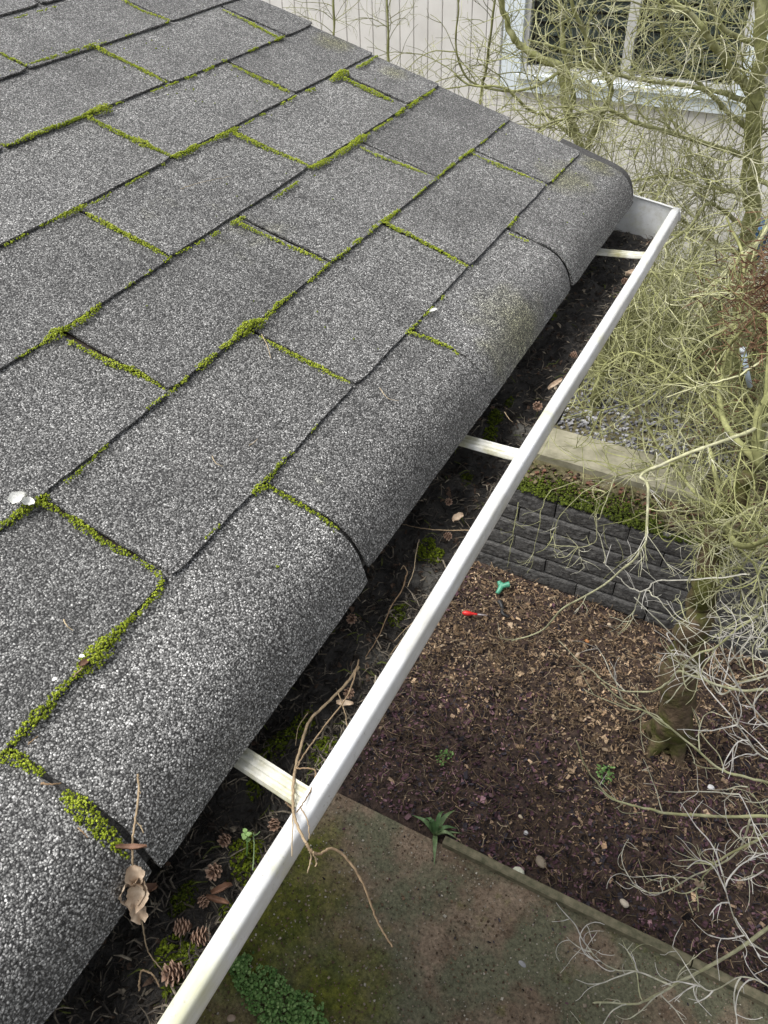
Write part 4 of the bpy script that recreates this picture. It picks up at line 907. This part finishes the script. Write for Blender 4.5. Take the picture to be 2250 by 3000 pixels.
# ------------------------------------------------------------------ neighbouring house
nh = tag(empty('neighbour_house', (-1.0, HY, TZ)), 'pale grey board sided house with a white trimmed window', 'house')
BW = .102; x = -4.6; wx0, wx1, wz0, wz1 = -1.62, -.06, -1.03, .30
kk = 0
bmcache = {}
def board(x0, z0, z1):
    key = (round(z0, 2), round(z1, 2))
    if key not in bmcache:
        b = .004; Hh = z1 - z0; ww = BW - .0032
        V = [(0, 0, 0), (0, 0, Hh), (b, -.004, Hh), (b, -.004, 0), (ww - b, -.004, 0), (ww - b, -.004, Hh), (ww, 0, Hh), (ww, 0, 0), (0, .02, 0), (0, .02, Hh), (ww, .02, Hh), (ww, .02, 0)]
        F = [(0, 3, 2, 1), (3, 4, 5, 2), (4, 7, 6, 5), (1, 2, 5, 6, 10, 9), (0, 8, 11, 7, 4, 3), (0, 1, 9, 8), (7, 11, 10, 6), (8, 9, 10, 11)]
        me = mesh_np('siding_board', V, F); me.materials.append(M['siding']); bmcache[key] = me
    obj('siding_board', bmcache[key], None, nh, Vector((x0, HY, z0)) - nh.location)
while x < 3.2:
    if x + BW <= wx0 + .05 or x >= wx1 - .05: board(x, TZ + .03, 1.7)
    else: board(x, TZ + .03, wz0 + .02); board(x, wz1 - .02, 1.7)
    x += BW
mb = MB(); mb.box((-4.6, HY + .018, TZ - .05), (wx0 + .06, HY + .10, 1.7)); mb.box((wx1 - .06, HY + .018, TZ - .05), (3.25, HY + .10, 1.7)); mb.box((wx0 + .06, HY + .018, TZ - .05), (wx1 - .06, HY + .10, wz0 + .06)); mb.box((wx0 + .06, HY + .018, wz1 - .06), (wx1 - .06, HY + .10, 1.7)); mb.build('sheathing', M['siding'], nh)
mb = MB(); mb.box((-4.6, HY + .12, TZ - .05), (3.25, HY + 4.5, -1.2)); mb.box((-4.6, HY + 3.5, -1.2), (3.25, HY + 4.5, 1.7)); mb.build('wall', M['interior'], nh)
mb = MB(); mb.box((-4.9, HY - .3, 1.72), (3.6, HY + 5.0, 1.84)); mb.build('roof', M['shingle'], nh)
TWd = .125
wn = empty('window', (0, 0, 0)); wn.parent = nh; wn.location = Vector(((wx0 + wx1) / 2, HY, wz0)) - nh.location
def wbox(name, lo, hi, mat): b = MB(); b.box(lo, hi); return b.build(name, mat, wn)
wbox('trim', (wx0, HY - .034, wz0), (wx0 + TWd, HY - .004, wz1), M['trim']); wbox('trim', (wx1 - TWd, HY - .034, wz0), (wx1, HY - .004, wz1), M['trim'])
wbox('trim', (wx0 + TWd, HY - .032, wz0), (wx1 - TWd, HY - .004, wz0 + .105), M['trim']); wbox('trim', (wx0 + TWd, HY - .032, wz1 - .11), (wx1 - TWd, HY - .004, wz1), M['trim'])
ix0, ix1, iz0, iz1 = wx0 + TWd, wx1 - TWd, wz0 + .105, wz1 - .11
wbox('sill', (ix0 - .02, HY - .055, iz0 - .026), (ix1 + .02, HY - .033, iz0 - .002), M['trim'])
for (a, b_) in [(ix0, ix0 + .035), (ix1 - .035, ix1), ((ix0 + ix1) / 2 - .028, (ix0 + ix1) / 2 + .028)]: wbox('frame', (a, HY - .012, iz0), (b_, HY + .05, iz1), M['vinyl'])
for (a, b_) in [(ix0 + .036, (ix0 + ix1) / 2 - .029), ((ix0 + ix1) / 2 + .029, ix1 - .036)]:
    wbox('frame', (a, HY - .010, iz0), (b_, HY + .05, iz0 + .04), M['vinyl']); wbox('frame', (a, HY - .010, iz1 - .04), (b_, HY + .05, iz1), M['vinyl'])
    wbox('pane', (a, HY + .012, iz0 + .041), (b_, HY + .018, iz1 - .041), M['glass'])
    for k in range(13):
        z = iz0 + .06 + k * .072; b = MB(); b.add([(a + .005, HY + .055, z), (b_ - .005, HY + .055, z), (b_ - .005, HY + .085, z + .05), (a + .005, HY + .085, z + .05), (a + .005, HY + .057, z - .003), (b_ - .005, HY + .057, z - .003), (b_ - .005, HY + .088, z + .047), (a + .005, HY + .088, z + .047)], BF); b.build('blind_slat', M['blind'], wn)
mb = MB(); mb.box((wx0, HY + .10, iz0 - .1), (wx1, HY + .115, iz1 + .1)); mb.build('dark_room_backing', M['interior'], wn)  # near-black sheet; its colour stands in for the dim room behind

# ================================================================== TREES
def ok_point(p):
    if p[2] < (TZ + .02 if p[1] > WALLY + .1 else GZ + .03): return False
    if p[1] > HY - .06 or p[1] < .2: return False
    if p[1] < 1.45 and p[0] < .32: return False
    if p[1] < 1.7 and p[2] > -1.0 and p[0] < .5: return False
    return True
def grow(p, d, L, step, wander, up, curl=0.0):
    P = [np.array(p, float)]; d = np.array(d, float); d /= np.linalg.norm(d); n = max(3, int(L / step)); w_ = rng.normal(0, 1, 3)
    for i in range(n):
        w_ = .80 * w_ + .6 * rng.normal(0, 1, 3); d = d + wander * .82 * w_ + np.array([0, 0, up + curl * i / n]); d /= np.linalg.norm(d)
        q = P[-1] + d * step
        if not ok_point(q): break
        P.append(q)
    return np.array(P) if len(P) >= 4 else None
def spawn(path, n, lo, hi, Lr, ang, bias=(0, 0, 0), lat=None):
    out = []
    m = len(path)
    for _ in range(n):
        i = int(m * rng.uniform(lo, hi)); i = min(max(i, 1), m - 2); t = path[i + 1] - path[i - 1]; t /= np.linalg.norm(t) + 1e-9
        r = rng.normal(0, 1, 3); r -= t * (r @ t); r /= np.linalg.norm(r) + 1e-9; a = math.radians(rng.uniform(*ang))
        d = t * math.cos(a) + r * math.sin(a) + np.array(bias); out.append((path[i], d, rng.uniform(*Lr)))
    return out
class Tree:
    def __init__(s, name, base, label, cat='tree', group=None): s.root = tag(empty(name, base), label, cat, group); s.tw = MB(); s.cnt = 0
    def limb(s, P, r0, r1, tone=.4, name='limb', sides=9, mat='bark_green', per=6):
        Q = catmull(P, per); n = len(Q); amp = r0 * .6
        Q = Q + np.array([[amp * nz(k * .35, r0 * 100, 0, 1.0), amp * nz(k * .35, r0 * 100, 4, 1.0), amp * nz(k * .35, r0 * 100, 8, 1.0)] for k in range(n)])
        rad = np.linspace(r0, r1, n) * np.array([1 + .30 * nz(k * .8, r0 * 50, 2, 1.0) for k in range(n)])
        b = MB(); b.tube(Q, rad, sides, np.clip(tone + .12 * np.array([nz(k * .3, 3, 3) for k in range(n)]).repeat(sides), 0, 1)); b.build(name, M[mat], s.root, True); return Q
    def twig(s, P, r0, r1, tone):
        r0 *= .84; r1 *= .84
        n = len(P); s.tw.tube(P, np.linspace(r0, r1, n), 4 if r0 > .002 else 3, float(np.clip(tone, 0, 1)), False); s.cnt += 1
    def bush(s, path, n1, L1, n2, L2, n3=0, L3=(.05, .15), r=.004, tone=.45, up=.02, wander=.16, lo=.1, hi=1.0, ang=(30, 80), bias=(0, 0, 0), step=.032, curl=0.0, dt=.08):
        for p, d, L in spawn(path, n1, lo, hi, L1, ang, bias):
            Q = grow(p, d, L, step, wander, up, curl)
            if Q is None: continue
            t0 = tone + rng.normal(0, dt); s.twig(Q, r, r * .45, t0)
            for p2, d2, LL in spawn(Q, n2, .15, 1.0, L2, (25, 75)):
                Q2 = grow(p2, d2, LL, step * .8, wander * 1.15, up, curl)
                if Q2 is None: continue
                s.twig(Q2, r * .6, r * .3, t0 + rng.normal(.05, .06))
                for p3, d3, L_ in spawn(Q2, n3, .2, 1.0, L3, (25, 75)):
                    Q3 = grow(p3, d3, L_, step * .6, wander * 1.2, up, curl)
                    if Q3 is not None: s.twig(Q3, r * .42, r * .25, t0 + rng.normal(.08, .06))
    def done(s):
        if s.tw.n: tag(s.tw.build('crown', M['bark_green'], s.root), kind='stuff')
PX = lambda pts: np.array([at(x, y, Y) for x, y, Y in pts])
# --- near tree: thick mossy trunk in the mulch
base = atz(1440, 1605, GZ - .03)
t1 = Tree('bare_tree', base, 'bare tree with a thick mossy trunk rising from the mulch')
y0 = base[1]
tr = np.vstack([base, PX([(1452, 1560, y0), (1478, 1440, y0 + .01), (1502, 1330, y0 + .02), (1520, 1240, y0 + .05), (1560, 1120, y0 + .10), (1640, 1010, y0 + .16)])])
trunk = t1.limb(tr, .098, .024, 0, 'trunk', 14, 'trunk')
# root flare
mb = MB()
for a in (0.4, 1.7, 2.9, 4.2, 5.4): mb.tube(catmull([base + (.05 * math.cos(a), .05 * math.sin(a), .12), base + (.10 * math.cos(a), .10 * math.sin(a), .035), base + (.16 * math.cos(a), .16 * math.sin(a), -.01)], 4), np.linspace(.05, .012, 9), 8, 0)
mb.build('root', M['trunk'], t1.root, True)
fork = tr[-1]
lims = [
 ([fork, *PX([(1640, 900, 2.5), (1720, 780, 2.6), (1800, 640, 2.7)])], .018, .010),
 ([fork, *PX([(1560, 900, 2.65), (1560, 800, 2.9), (1595, 690, 3.15), (1605, 560, 3.4), (1570, 470, 3.6)])], .012, .006),
 ([tr[-2], *PX([(1530, 963, 2.7), (1480, 985, 2.8), (1439, 1008, 2.85), (1389, 1015, 2.85), (1330, 1030, 2.82)])], .008, .004),
 ([fork, *PX([(1659, 922, 2.55), (1600, 940, 2.4), (1529, 963, 2.3), (1439, 1000, 2.25), (1384, 1028, 2.2), (1399, 1051, 2.15), (1396, 1145, 2.05), (1393, 1175, 2.02), (1359, 1218, 1.98), (1293, 1271, 1.95), (1216, 1315, 1.93), (1172, 1361, 1.92), (1106, 1385, 1.92)])], .008, .0026),
 ([tr[-2], *PX([(1480, 1040, 2.75), (1420, 960, 2.95), (1380, 880, 3.1), (1350, 800, 3.2), (1330, 740, 3.3)])], .008, .004),
 ([fork, *PX([(1520, 860, 2.8), (1440, 800, 2.9), (1360, 760, 3.0), (1300, 790, 3.0)])], .008, .004),
 ([fork, *PX([(1659, 690, 2.8), (1560, 760, 2.9), (1500, 800, 2.95), (1400, 850, 3.0), (1310, 885, 3.0), (1250, 880, 3.0)])], .008, .004),
 ([tr[-2], *PX([(1600, 1180, 2.2), (1680, 1150, 2.1), (1760, 1060, 2.1)])], .012, .008)]
LQ = []
for i, (P, a, b) in enumerate(lims): LQ.append(t1.limb(P, a, b, .44 if i != 3 else .72, sides=7))
for i, Q in enumerate(LQ):
    n1 = [14, 20, 14, 16, 14, 16, 18, 10][i]
    t1.bush(Q, n1, (.18, .55) if i != 3 else (.06, .22), 4 if i != 3 else 3, (.10, .32) if i != 3 else (.04, .12), 1 if i != 3 else 0, (.05, .14), .0044 if i != 3 else .0022, .48 if i != 3 else .75, .012, .19, .15)
# dense low sprays left of and above the trunk, in front of the block wall
for q in [(1560,1130,2.35),(1600,1200,2.3),(1620,1060,2.4),(1520,1180,2.3),(1640,1300,2.2),(1600,1330,2.25),(1650,1150,2.3),(1540,1090,2.4),(1580,1260,2.25)]:
    c = at(*q); st = trunk[-8 - int(rng.integers(0, 10))]
    Q = catmull([st, (st + c) / 2 + rng.normal(0, .04, 3) + (0, 0, .05), c], 7); t1.twig(Q, .006, .003, .5)
    t1.bush(Q, 10, (.12, .38), 4, (.06, .2), 1, (.03, .10), .0034, .52 + (.2 if q[1] > 1180 else 0), .0, .2, .5)
XT = [([(1330,1030,2.6),(1300,1040,2.5),(1259,1065,2.45),(1209,1115,2.42),(1196,1155,2.4),(1183,1175,2.4)], .0034, .6),
 ([(1330,1030,2.6),(1323,1045,2.5),(1303,1098,2.45),(1293,1122,2.44),(1286,1118,2.43),(1288,1162,2.42),(1273,1178,2.42),(1249,1182,2.42),(1183,1175,2.4)], .0036, .66),
 ([(1249,1182,2.42),(1213,1205,2.4),(1196,1188,2.4)], .0028, .7), ([(1249,1183,2.42),(1253,1205,2.41),(1263,1228,2.4)], .0028, .8),
 ([(1250,1040,2.7),(1190,1060,2.6),(1169,1102,2.55),(1166,1138,2.52),(1153,1185,2.5),(1149,1222,2.48),(1139,1238,2.47)], .0028, .6),
 ([(1120,1085,2.6),(1112,1130,2.55),(1104,1180,2.5),(1096,1225,2.48)], .0024, .55),
 ([(1620,1240,2.15),(1506,1252,2.1),(1419,1255,2.05),(1396,1275,2.0),(1366,1272,2.0),(1339,1252,2.0),(1313,1225,2.0),(1303,1215,2.0)], .0040, .92),
 ([(1396,1275,2.0),(1423,1295,1.98),(1456,1335,1.96),(1489,1358,1.95),(1540,1400,1.94)], .0032, .85), ([(1383,1278,2.0),(1372,1310,1.98),(1359,1342,1.97),(1319,1332,1.97)], .0028, .82),
 ([(1659,486,3.4),(1634,528,3.3),(1595,559,3.2),(1559,594,3.1),(1534,618,3.05),(1500,640,3.0)], .0085, .66),
 ([(1659,642,3.0),(1595,694,2.95),(1537,726,2.9),(1507,752,2.9),(1470,770,2.9)], .0090, .56),
 ([(1700,760,2.7),(1659,772,2.7),(1595,811,2.65),(1546,826,2.6),(1497,838,2.6),(1440,860,2.6)], .0070, .68),
 ([(1590,655,3.25),(1588,690,3.25),(1585,725,3.24),(1583,760,3.22),(1580,830,3.2)], .015, .52),
 ([(1600,1160,2.2),(1560,1180,2.15),(1500,1160,2.12),(1450,1120,2.1),(1430,1090,2.1)], .0036, .6), ([(1659,1080,2.2),(1600,1110,2.15),(1540,1150,2.12),(1500,1200,2.1),(1490,1260,2.08)], .0042, .62)]
for p, r0, tn in XT:
    Q = catmull(PX(p), 6); Q = Q + np.array([[.006 * nz(k * .45, r0 * 900, c, 1.0) for c in (0, 5, 9)] for k in range(len(Q))]); t1.twig(Q, r0, r0 * .5, tn)
    t1.bush(Q, 5, (.05, .16), 1, (.03, .08), 0, (.03, .08), r0 * .6 if r0 < .006 else .0032, tn + .04, .0, .2, .2, 1.0, step=.02)
t1.done()
# --- tree at the far right, tall straight stem by the neighbour's window
b2 = np.array([.30, 4.25, TZ - .03])
t2 = Tree('bare_tree', b2, 'tall yellow green bare tree in front of the white trimmed window')
st = t2.limb([b2, *PX([(1612, 640, 4.28), (1618, 480, 4.25), (1626, 330, 4.2), (1634, 190, 4.18), (1645, 60, 4.16), (1655, -120, 4.14), (1660, -330, 4.12)])], .050, .026, .50, 'trunk', 10)
L2 = [([(1630,205,4.19),(1590,165,4.1),(1568,132,4.0),(1530,80,3.9),(1500,42,3.85),(1448,0,3.8),(1380,-70,3.75)], .026, .012),
 ([(1626,345,4.2),(1590,332,4.1),(1516,308,3.9),(1420,280,3.7),(1350,255,3.6),(1316,236,3.55),(1276,240,3.5),(1220,256,3.45),(1156,276,3.4)], .017, .005),
 ([(1630,225,4.2),(1580,208,4.1),(1496,188,4.0),(1376,172,3.9),(1310,150,3.85),(1252,120,3.8),(1190,100,3.75),(1140,85,3.7)], .016, .005),
 ([(1628,290,4.2),(1560,230,4.15),(1500,170,4.1),(1450,120,4.05),(1430,60,4.0),(1420,-40,3.95)], .014, .008),
 ([(1620,420,4.22),(1560,410,4.0),(1500,400,3.8),(1440,380,3.7),(1370,390,3.6),(1320,400,3.5)], .014, .004),
 ([(1640,120,4.18),(1700,60,4.0),(1760,-20,3.9)], .02, .01),
 ([(1618,500,4.25),(1580,470,4.0),(1530,440,3.8),(1490,490,3.6),(1450,520,3.4),(1420,545,3.3),(1400,570,3.25),(1420,600,3.2),(1440,640,3.2),(1435,690,3.2)], .013, .004),
 ([(1622,380,4.2),(1680,420,3.9),(1640,520,3.6),(1560,600,3.4),(1500,660,3.3),(1460,740,3.2),(1440,800,3.2)], .014, .004),
 ([(1640,100,4.18),(1560,60,4.1),(1540,20,4.05),(1520,-40,4.0)], .014, .008),
 ([(1615,560,4.27),(1540,520,4.1),(1460,470,3.95),(1380,450,3.8),(1330,470,3.7)], .014, .004)]
for i, (p, a, b) in enumerate(L2):
    Q = t2.limb(PX(p), a * .8, b * .8, .56, sides=7)
    n1 = [16, 26, 22, 16, 22, 6, 18, 18, 14, 22][i]
    t2.bush(Q, int(n1 * (1.0 if i in (0, 2, 3, 5, 8) else 1.7)), (.2, .62), 5, (.10, .34), 1 if i in (0, 2, 3, 5, 8) else 2, (.06, .18), .0038, .58, .006, .2, .12, bias=(-.15, 0, .1))
t2.bush(st, 34, (.2, .6), 5, (.1, .3), 1, (.05, .15), .0046, .45, .03, .17, .15, .8)
t2.done()
# --- multi-stem tree left of the window, rising out of sight behind the roof
b3 = np.array([-.42, 4.0, TZ - .03])
t3 = Tree('bare_tree', b3, 'slender many stemmed bare tree rising behind the far gutter corner')
L3 = [([(1262,330,3.95),(1225,240,3.95),(1211,152,3.95),(1170,125,3.93),(1131,104,3.92),(1108,80,3.9),(1092,40,3.9),(1080,-20,3.88),(1060,-120,3.85)], .022, .011),
 ([(1262,330,3.95),(1228,262,3.9),(1238,215,3.85),(1222,130,3.8),(1213,60,3.8),(1208,-30,3.78),(1205,-120,3.75)], .016, .009),
 ([(1262,330,3.95),(1300,250,3.9),(1320,190,3.85),(1290,130,3.8),(1260,70,3.75),(1235,0,3.7),(1225,-60,3.7)], .014, .007),
 ([(1240,300,3.95),(1190,255,3.8),(1140,235,3.7),(1090,190,3.6),(1020,185,3.55),(980,160,3.5)], .009, .004),
 ([(1211,152,3.95),(1150,190,3.8),(1080,195,3.7),(1010,170,3.6),(985,100,3.55),(990,20,3.5),(980,-40,3.5)], .007, .003)]
stm = t3.limb([b3, *PX([(1330, 560, 3.98), (1292, 440, 3.96), (1262, 330, 3.95)])], .034, .026, .38, 'trunk', 9)
for i, (p, a, b) in enumerate(L3):
    Q = t3.limb(PX(p), a, b, .52, sides=7)
    t3.bush(Q, [15, 14, 16, 9, 8][i], (.18, .55), 4, (.08, .30), 1, (.05, .16), .0034, .54 if i < 3 else .38, .008, .19, .1)
t3.bush(stm, 34, (.15, .5), 5, (.08, .28), 1, (.05, .15), .004, .45, .02, .18, .3)
t3.done()
# --- thin whips further left against the neighbour's wall
for i, (p, lab) in enumerate([([(845, 240, 4.6), (840, 150, 4.6), (838, 60, 4.6), (836, -40, 4.6)], 'thin yellow green sapling at the left against the grey siding'), ([(1030, 330, 4.5), (1040, 200, 4.5), (1050, 150, 4.45), (1062, 60, 4.4), (1075, -40, 4.4)], 'thin twiggy sapling between roof edge and window against the siding'), ([(712, 160, 4.7), (722, 60, 4.7), (718, -30, 4.7)], 'farthest left sapling showing above the roof edge')]):
    P = PX(p); bb = np.array([P[0][0] + .02, P[0][1], TZ - .02]); s_ = Tree('sapling', bb, lab, 'sapling', 'saplings along the neighbouring wall')
    Q = s_.limb([bb, bb * .5 + P[0] * .5, *P], .012, .006, .5 if i != 1 else .35, 'trunk', 7)
    s_.bush(Q, 15, (.16, .5), 3, (.08, .26), 1, (.04, .12), .0026, .34, .008, .2, .45, ang=(25, 65)); s_.done()
# --- thicket of low stems on the terrace
for (q, lab, nst, hgt, sd) in [((1560, 800), 'dense olive twig thicket on the terrace right of the gravel', 20, .95, 1), ((1400, 720), 'twiggy olive shrub on the terrace beyond the gutter lip', 17, .85, 2), ((1640, 980), 'low tangled shrub at the right end of the concrete strip', 16, .6, 3), ((1330, 800), 'sprawling bare shrub over the gravel beside the lip', 14, .6, 4), ((1500, 590), 'olive shrub crowding the foot of the neighbouring wall', 18, .8, 5), ((1640, 640), 'dark shrub under the tall tree at the right edge', 18, .9, 6)]:
    bb = atz(*q, TZ - .02)
    if bb[1] > HY - .3: bb = np.array([bb[0], HY - .35, TZ - .02])
    s_ = Tree('bare_shrub', bb, lab, 'shrub', 'bare shrubs on the terrace')
    for k in range(nst):
        a = rng.uniform(0, 6.28); d = np.array([.75 * math.cos(a), .6 * math.sin(a), 1.0]); Q = grow(bb + (.05 * math.cos(a), .05 * math.sin(a), .03), d, hgt * rng.uniform(.6, 1.2), .045, .13, -.01)
        if Q is None: continue
        s_.twig(Q, .008, .003, .34 + rng.normal(0, .06)); s_.bush(Q, 9, (.16, .46), 4, (.08, .26), 1, (.05, .14), .0036, .44, .01, .2, .2)
    s_.done()
# --- pale lichened branches reaching in over the mulch from a shrub standing right of the frame
b5 = np.array([1.75, 1.85, GZ - .02])
t5 = Tree('bare_shrub', b5, 'bare shrub reaching pale lichen covered branches in from the right over the mulch', 'shrub')
hub = np.array([1.62, 1.85, -2.3]); t5.limb([b5, b5 + (-.02, 0, .35), hub], .045, .03, .5, 'trunk', 9)
PB = [([(1800,1520,1.75),(1659,1491,1.72),(1603,1491,1.70),(1557,1482,1.68),(1500,1462,1.67),(1464,1450,1.66),(1447,1471,1.66),(1427,1486,1.65),(1397,1494,1.65),(1341,1491,1.64),(1290,1462,1.64)], .006, .0022, .72),
 ([(1720,1300,1.8),(1640,1330,1.78),(1591,1359,1.75),(1547,1398,1.72),(1498,1417,1.7),(1464,1450,1.68)], .0045, .003, .6),
 ([(1800,1735,1.55),(1659,1691,1.52),(1615,1679,1.5),(1557,1662,1.5),(1490,1608,1.5),(1434,1562,1.5),(1390,1535,1.5),(1352,1517,1.5),(1298,1474,1.5)], .006, .002, .66),
 ([(1800,1775,1.45),(1659,1764,1.42),(1540,1762,1.4),(1442,1757,1.4),(1400,1748,1.4),(1364,1739,1.4),(1318,1722,1.4),(1290,1690,1.4),(1262,1650,1.4),(1245,1600,1.4)], .007, .002, .62),
 ([(1800,1740,1.45),(1659,1800,1.4),(1634,1814,1.38),(1567,1850,1.36),(1535,1875,1.35),(1515,1900,1.35),(1500,1930,1.35)], .006, .002, .62),
 ([(1620,1770,1.4),(1600,1830,1.38),(1560,1865,1.36),(1500,1890,1.35),(1440,1925,1.35),(1400,1928,1.34),(1350,1905,1.34)], .0035, .0016, .8),
 ([(1800,1900,1.2),(1659,2006,1.12),(1559,2070,1.08),(1500,2105,1.06),(1453,2130,1.05),(1400,2158,1.04),(1364,2169,1.03),(1297,2166,1.02),(1257,2169,1.02),(1225,2185,1.02)], .007, .0022, .74),
 ([(1453,2130,1.05),(1380,2100,1.04),(1330,2095,1.04),(1290,2070,1.03),(1265,2040,1.03)], .003, .0014, .85),
 ([(1297,2166,1.02),(1285,2195,1.02),(1270,2230,1.02)], .003, .002, .8),
 ([(1800,1620,1.6),(1700,1590,1.58),(1640,1545,1.56),(1600,1490,1.55),(1570,1430,1.54),(1545,1370,1.53)], .004, .0016, .9),
 ([(1800,1420,1.8),(1659,1460,1.75),(1600,1475,1.74),(1560,1500,1.73),(1530,1470,1.72),(1480,1400,1.71),(1420,1340,1.7),(1370,1290,1.7)], .004, .0016, .88),
 ([(1750,2080,1.15),(1659,2060,1.12),(1600,2010,1.1),(1575,1950,1.1),(1560,1880,1.1)], .003, .0014, .9),
 ([(1760,2200,1.05),(1659,2130,1.03),(1600,2110,1.02),(1540,2140,1.0),(1500,2125,1.0)], .003, .0014, .85),
 ([(1800,1650,1.5),(1659,1640,1.48),(1610,1590,1.46),(1575,1540,1.46)], .004, .0016, .92)]
for i, (p, a, b, tn) in enumerate(PB):
    P = PX(p)
    if p[0][0] > 1700: P = np.vstack([hub, P])
    Q = t5.limb(P, a, b, tn, sides=6)
    if p[0][0] > 1700: Q = Q[int(len(Q) * .22):]
    t5.bush(Q, 7 if i not in (8,) else 2, (.08, .26), 2, (.04, .13), 0, (.03, .07), .0029, tn + .14, .01, .20, .2, 1.0, (30, 75), (-.25, 0, .05), .018, .03, .07)
for q in [(1600,1440,1.7),(1630,1400,1.7),(1580,1385,1.72),(1640,1350,1.75),(1615,1700,1.45),(1640,1760,1.42),(1620,1830,1.38),(1650,1880,1.3)]:
    c = at(*q); Q = catmull([hub * .3 + c * .7 + (0, 0, .05), c * .8 + hub * .2 + rng.normal(0, .03, 3), c, c + rng.normal(0, .05, 3)], 5)
    t5.bush(Q, 5, (.08, .26), 3, (.04, .14), 0, (.03, .08), .0027, .85, .01, .2, .1, 1.0, (30, 80), (-.2, 0, 0), .018, .02, .1)
t5.done()
leaf_sheet('dry_leaf', at(1510, 1912, 1.34), (.1, .3, -1), (1, .2, 0), .065, .034, 'pinkish dry leaf caught in the bare branches over the mulch', M['leaf_dry'], 3, .4)
# --- odds and ends on the right
X = at(1598, 745, 3.6); r_ = tag(empty('pale_stake', at(1620, 835, 3.6)), 'short pale blue plastic stake in the thicket at the right', 'stake')
mb = MB(); mb.tube([at(1606, 760, 3.6), at(1612, 800, 3.6), at(1620, 835, 3.6)], .013, 10); mb.build('tube', M['blue_pipe'], r_, True)
mb = MB(); mb.tube([at(1605, 752, 3.6), at(1606, 762, 3.6)], .0155, 10); mb.build('collar', M['trim'], r_, True)
X = at(1628, 520, 4.9); r_ = tag(empty('blue_bucket', X), 'dark blue bucket half hidden by twigs at the right edge', 'bucket')
mb = MB(); mb.tube([X + (0, 0, z) for z in (-.14, -.05, .05, .10)], [.07, .078, .088, .094], 16); mb.build('body', M['blue_dark'], r_, True)
mb = MB(); a_ = np.linspace(0, 2 * np.pi, 25); mb.tube([X + (.095 * math.cos(t), .095 * math.sin(t), .10) for t in a_], .006, 6); mb.build('rim', M['blue_dark'], r_, True)
# brown dead fern at right
for (q, lab, n) in [((1650, 610, 3.0), 'red brown dead foliage hanging in the thicket at the right edge', 620), ((1655, 690, 2.8), 'lower clump of brown dead foliage beside the pale stake', 420), ((1560, 925, 3.2), 'rusty dead foliage over the concrete strip', 160)]:
    X = at(*q); r_ = tag(empty('dead_foliage', X), lab, 'dead foliage', 'brown dead foliage'); b = MB()
    for i in range(n):
        p = X + rng.normal(0, 1, 3) * (.085, .10, .11); a = rng.uniform(0, 6.28); d = np.array([math.cos(a), math.sin(a), rng.normal(-.3, .5)]); L = rng.uniform(.03, .09); s = np.cross(d, rng.normal(0, 1, 3)); s /= np.linalg.norm(s); wd = rng.uniform(.0012, .0035)
        b.add([p, p + d * L * .4 + s * wd, p + d * L, p + d * L * .4 - s * wd, p + d * L * .4 + (0, 0, .003)], [(0, 4, 1), (1, 4, 2), (2, 4, 3), (3, 4, 0)], rng.random())
    tag(b.build('foliage', M['brown_leaves'], r_), kind='stuff')
print('twigs', [t.cnt for t in (t1, t2, t3, t5)], 'moss', len(mossP))
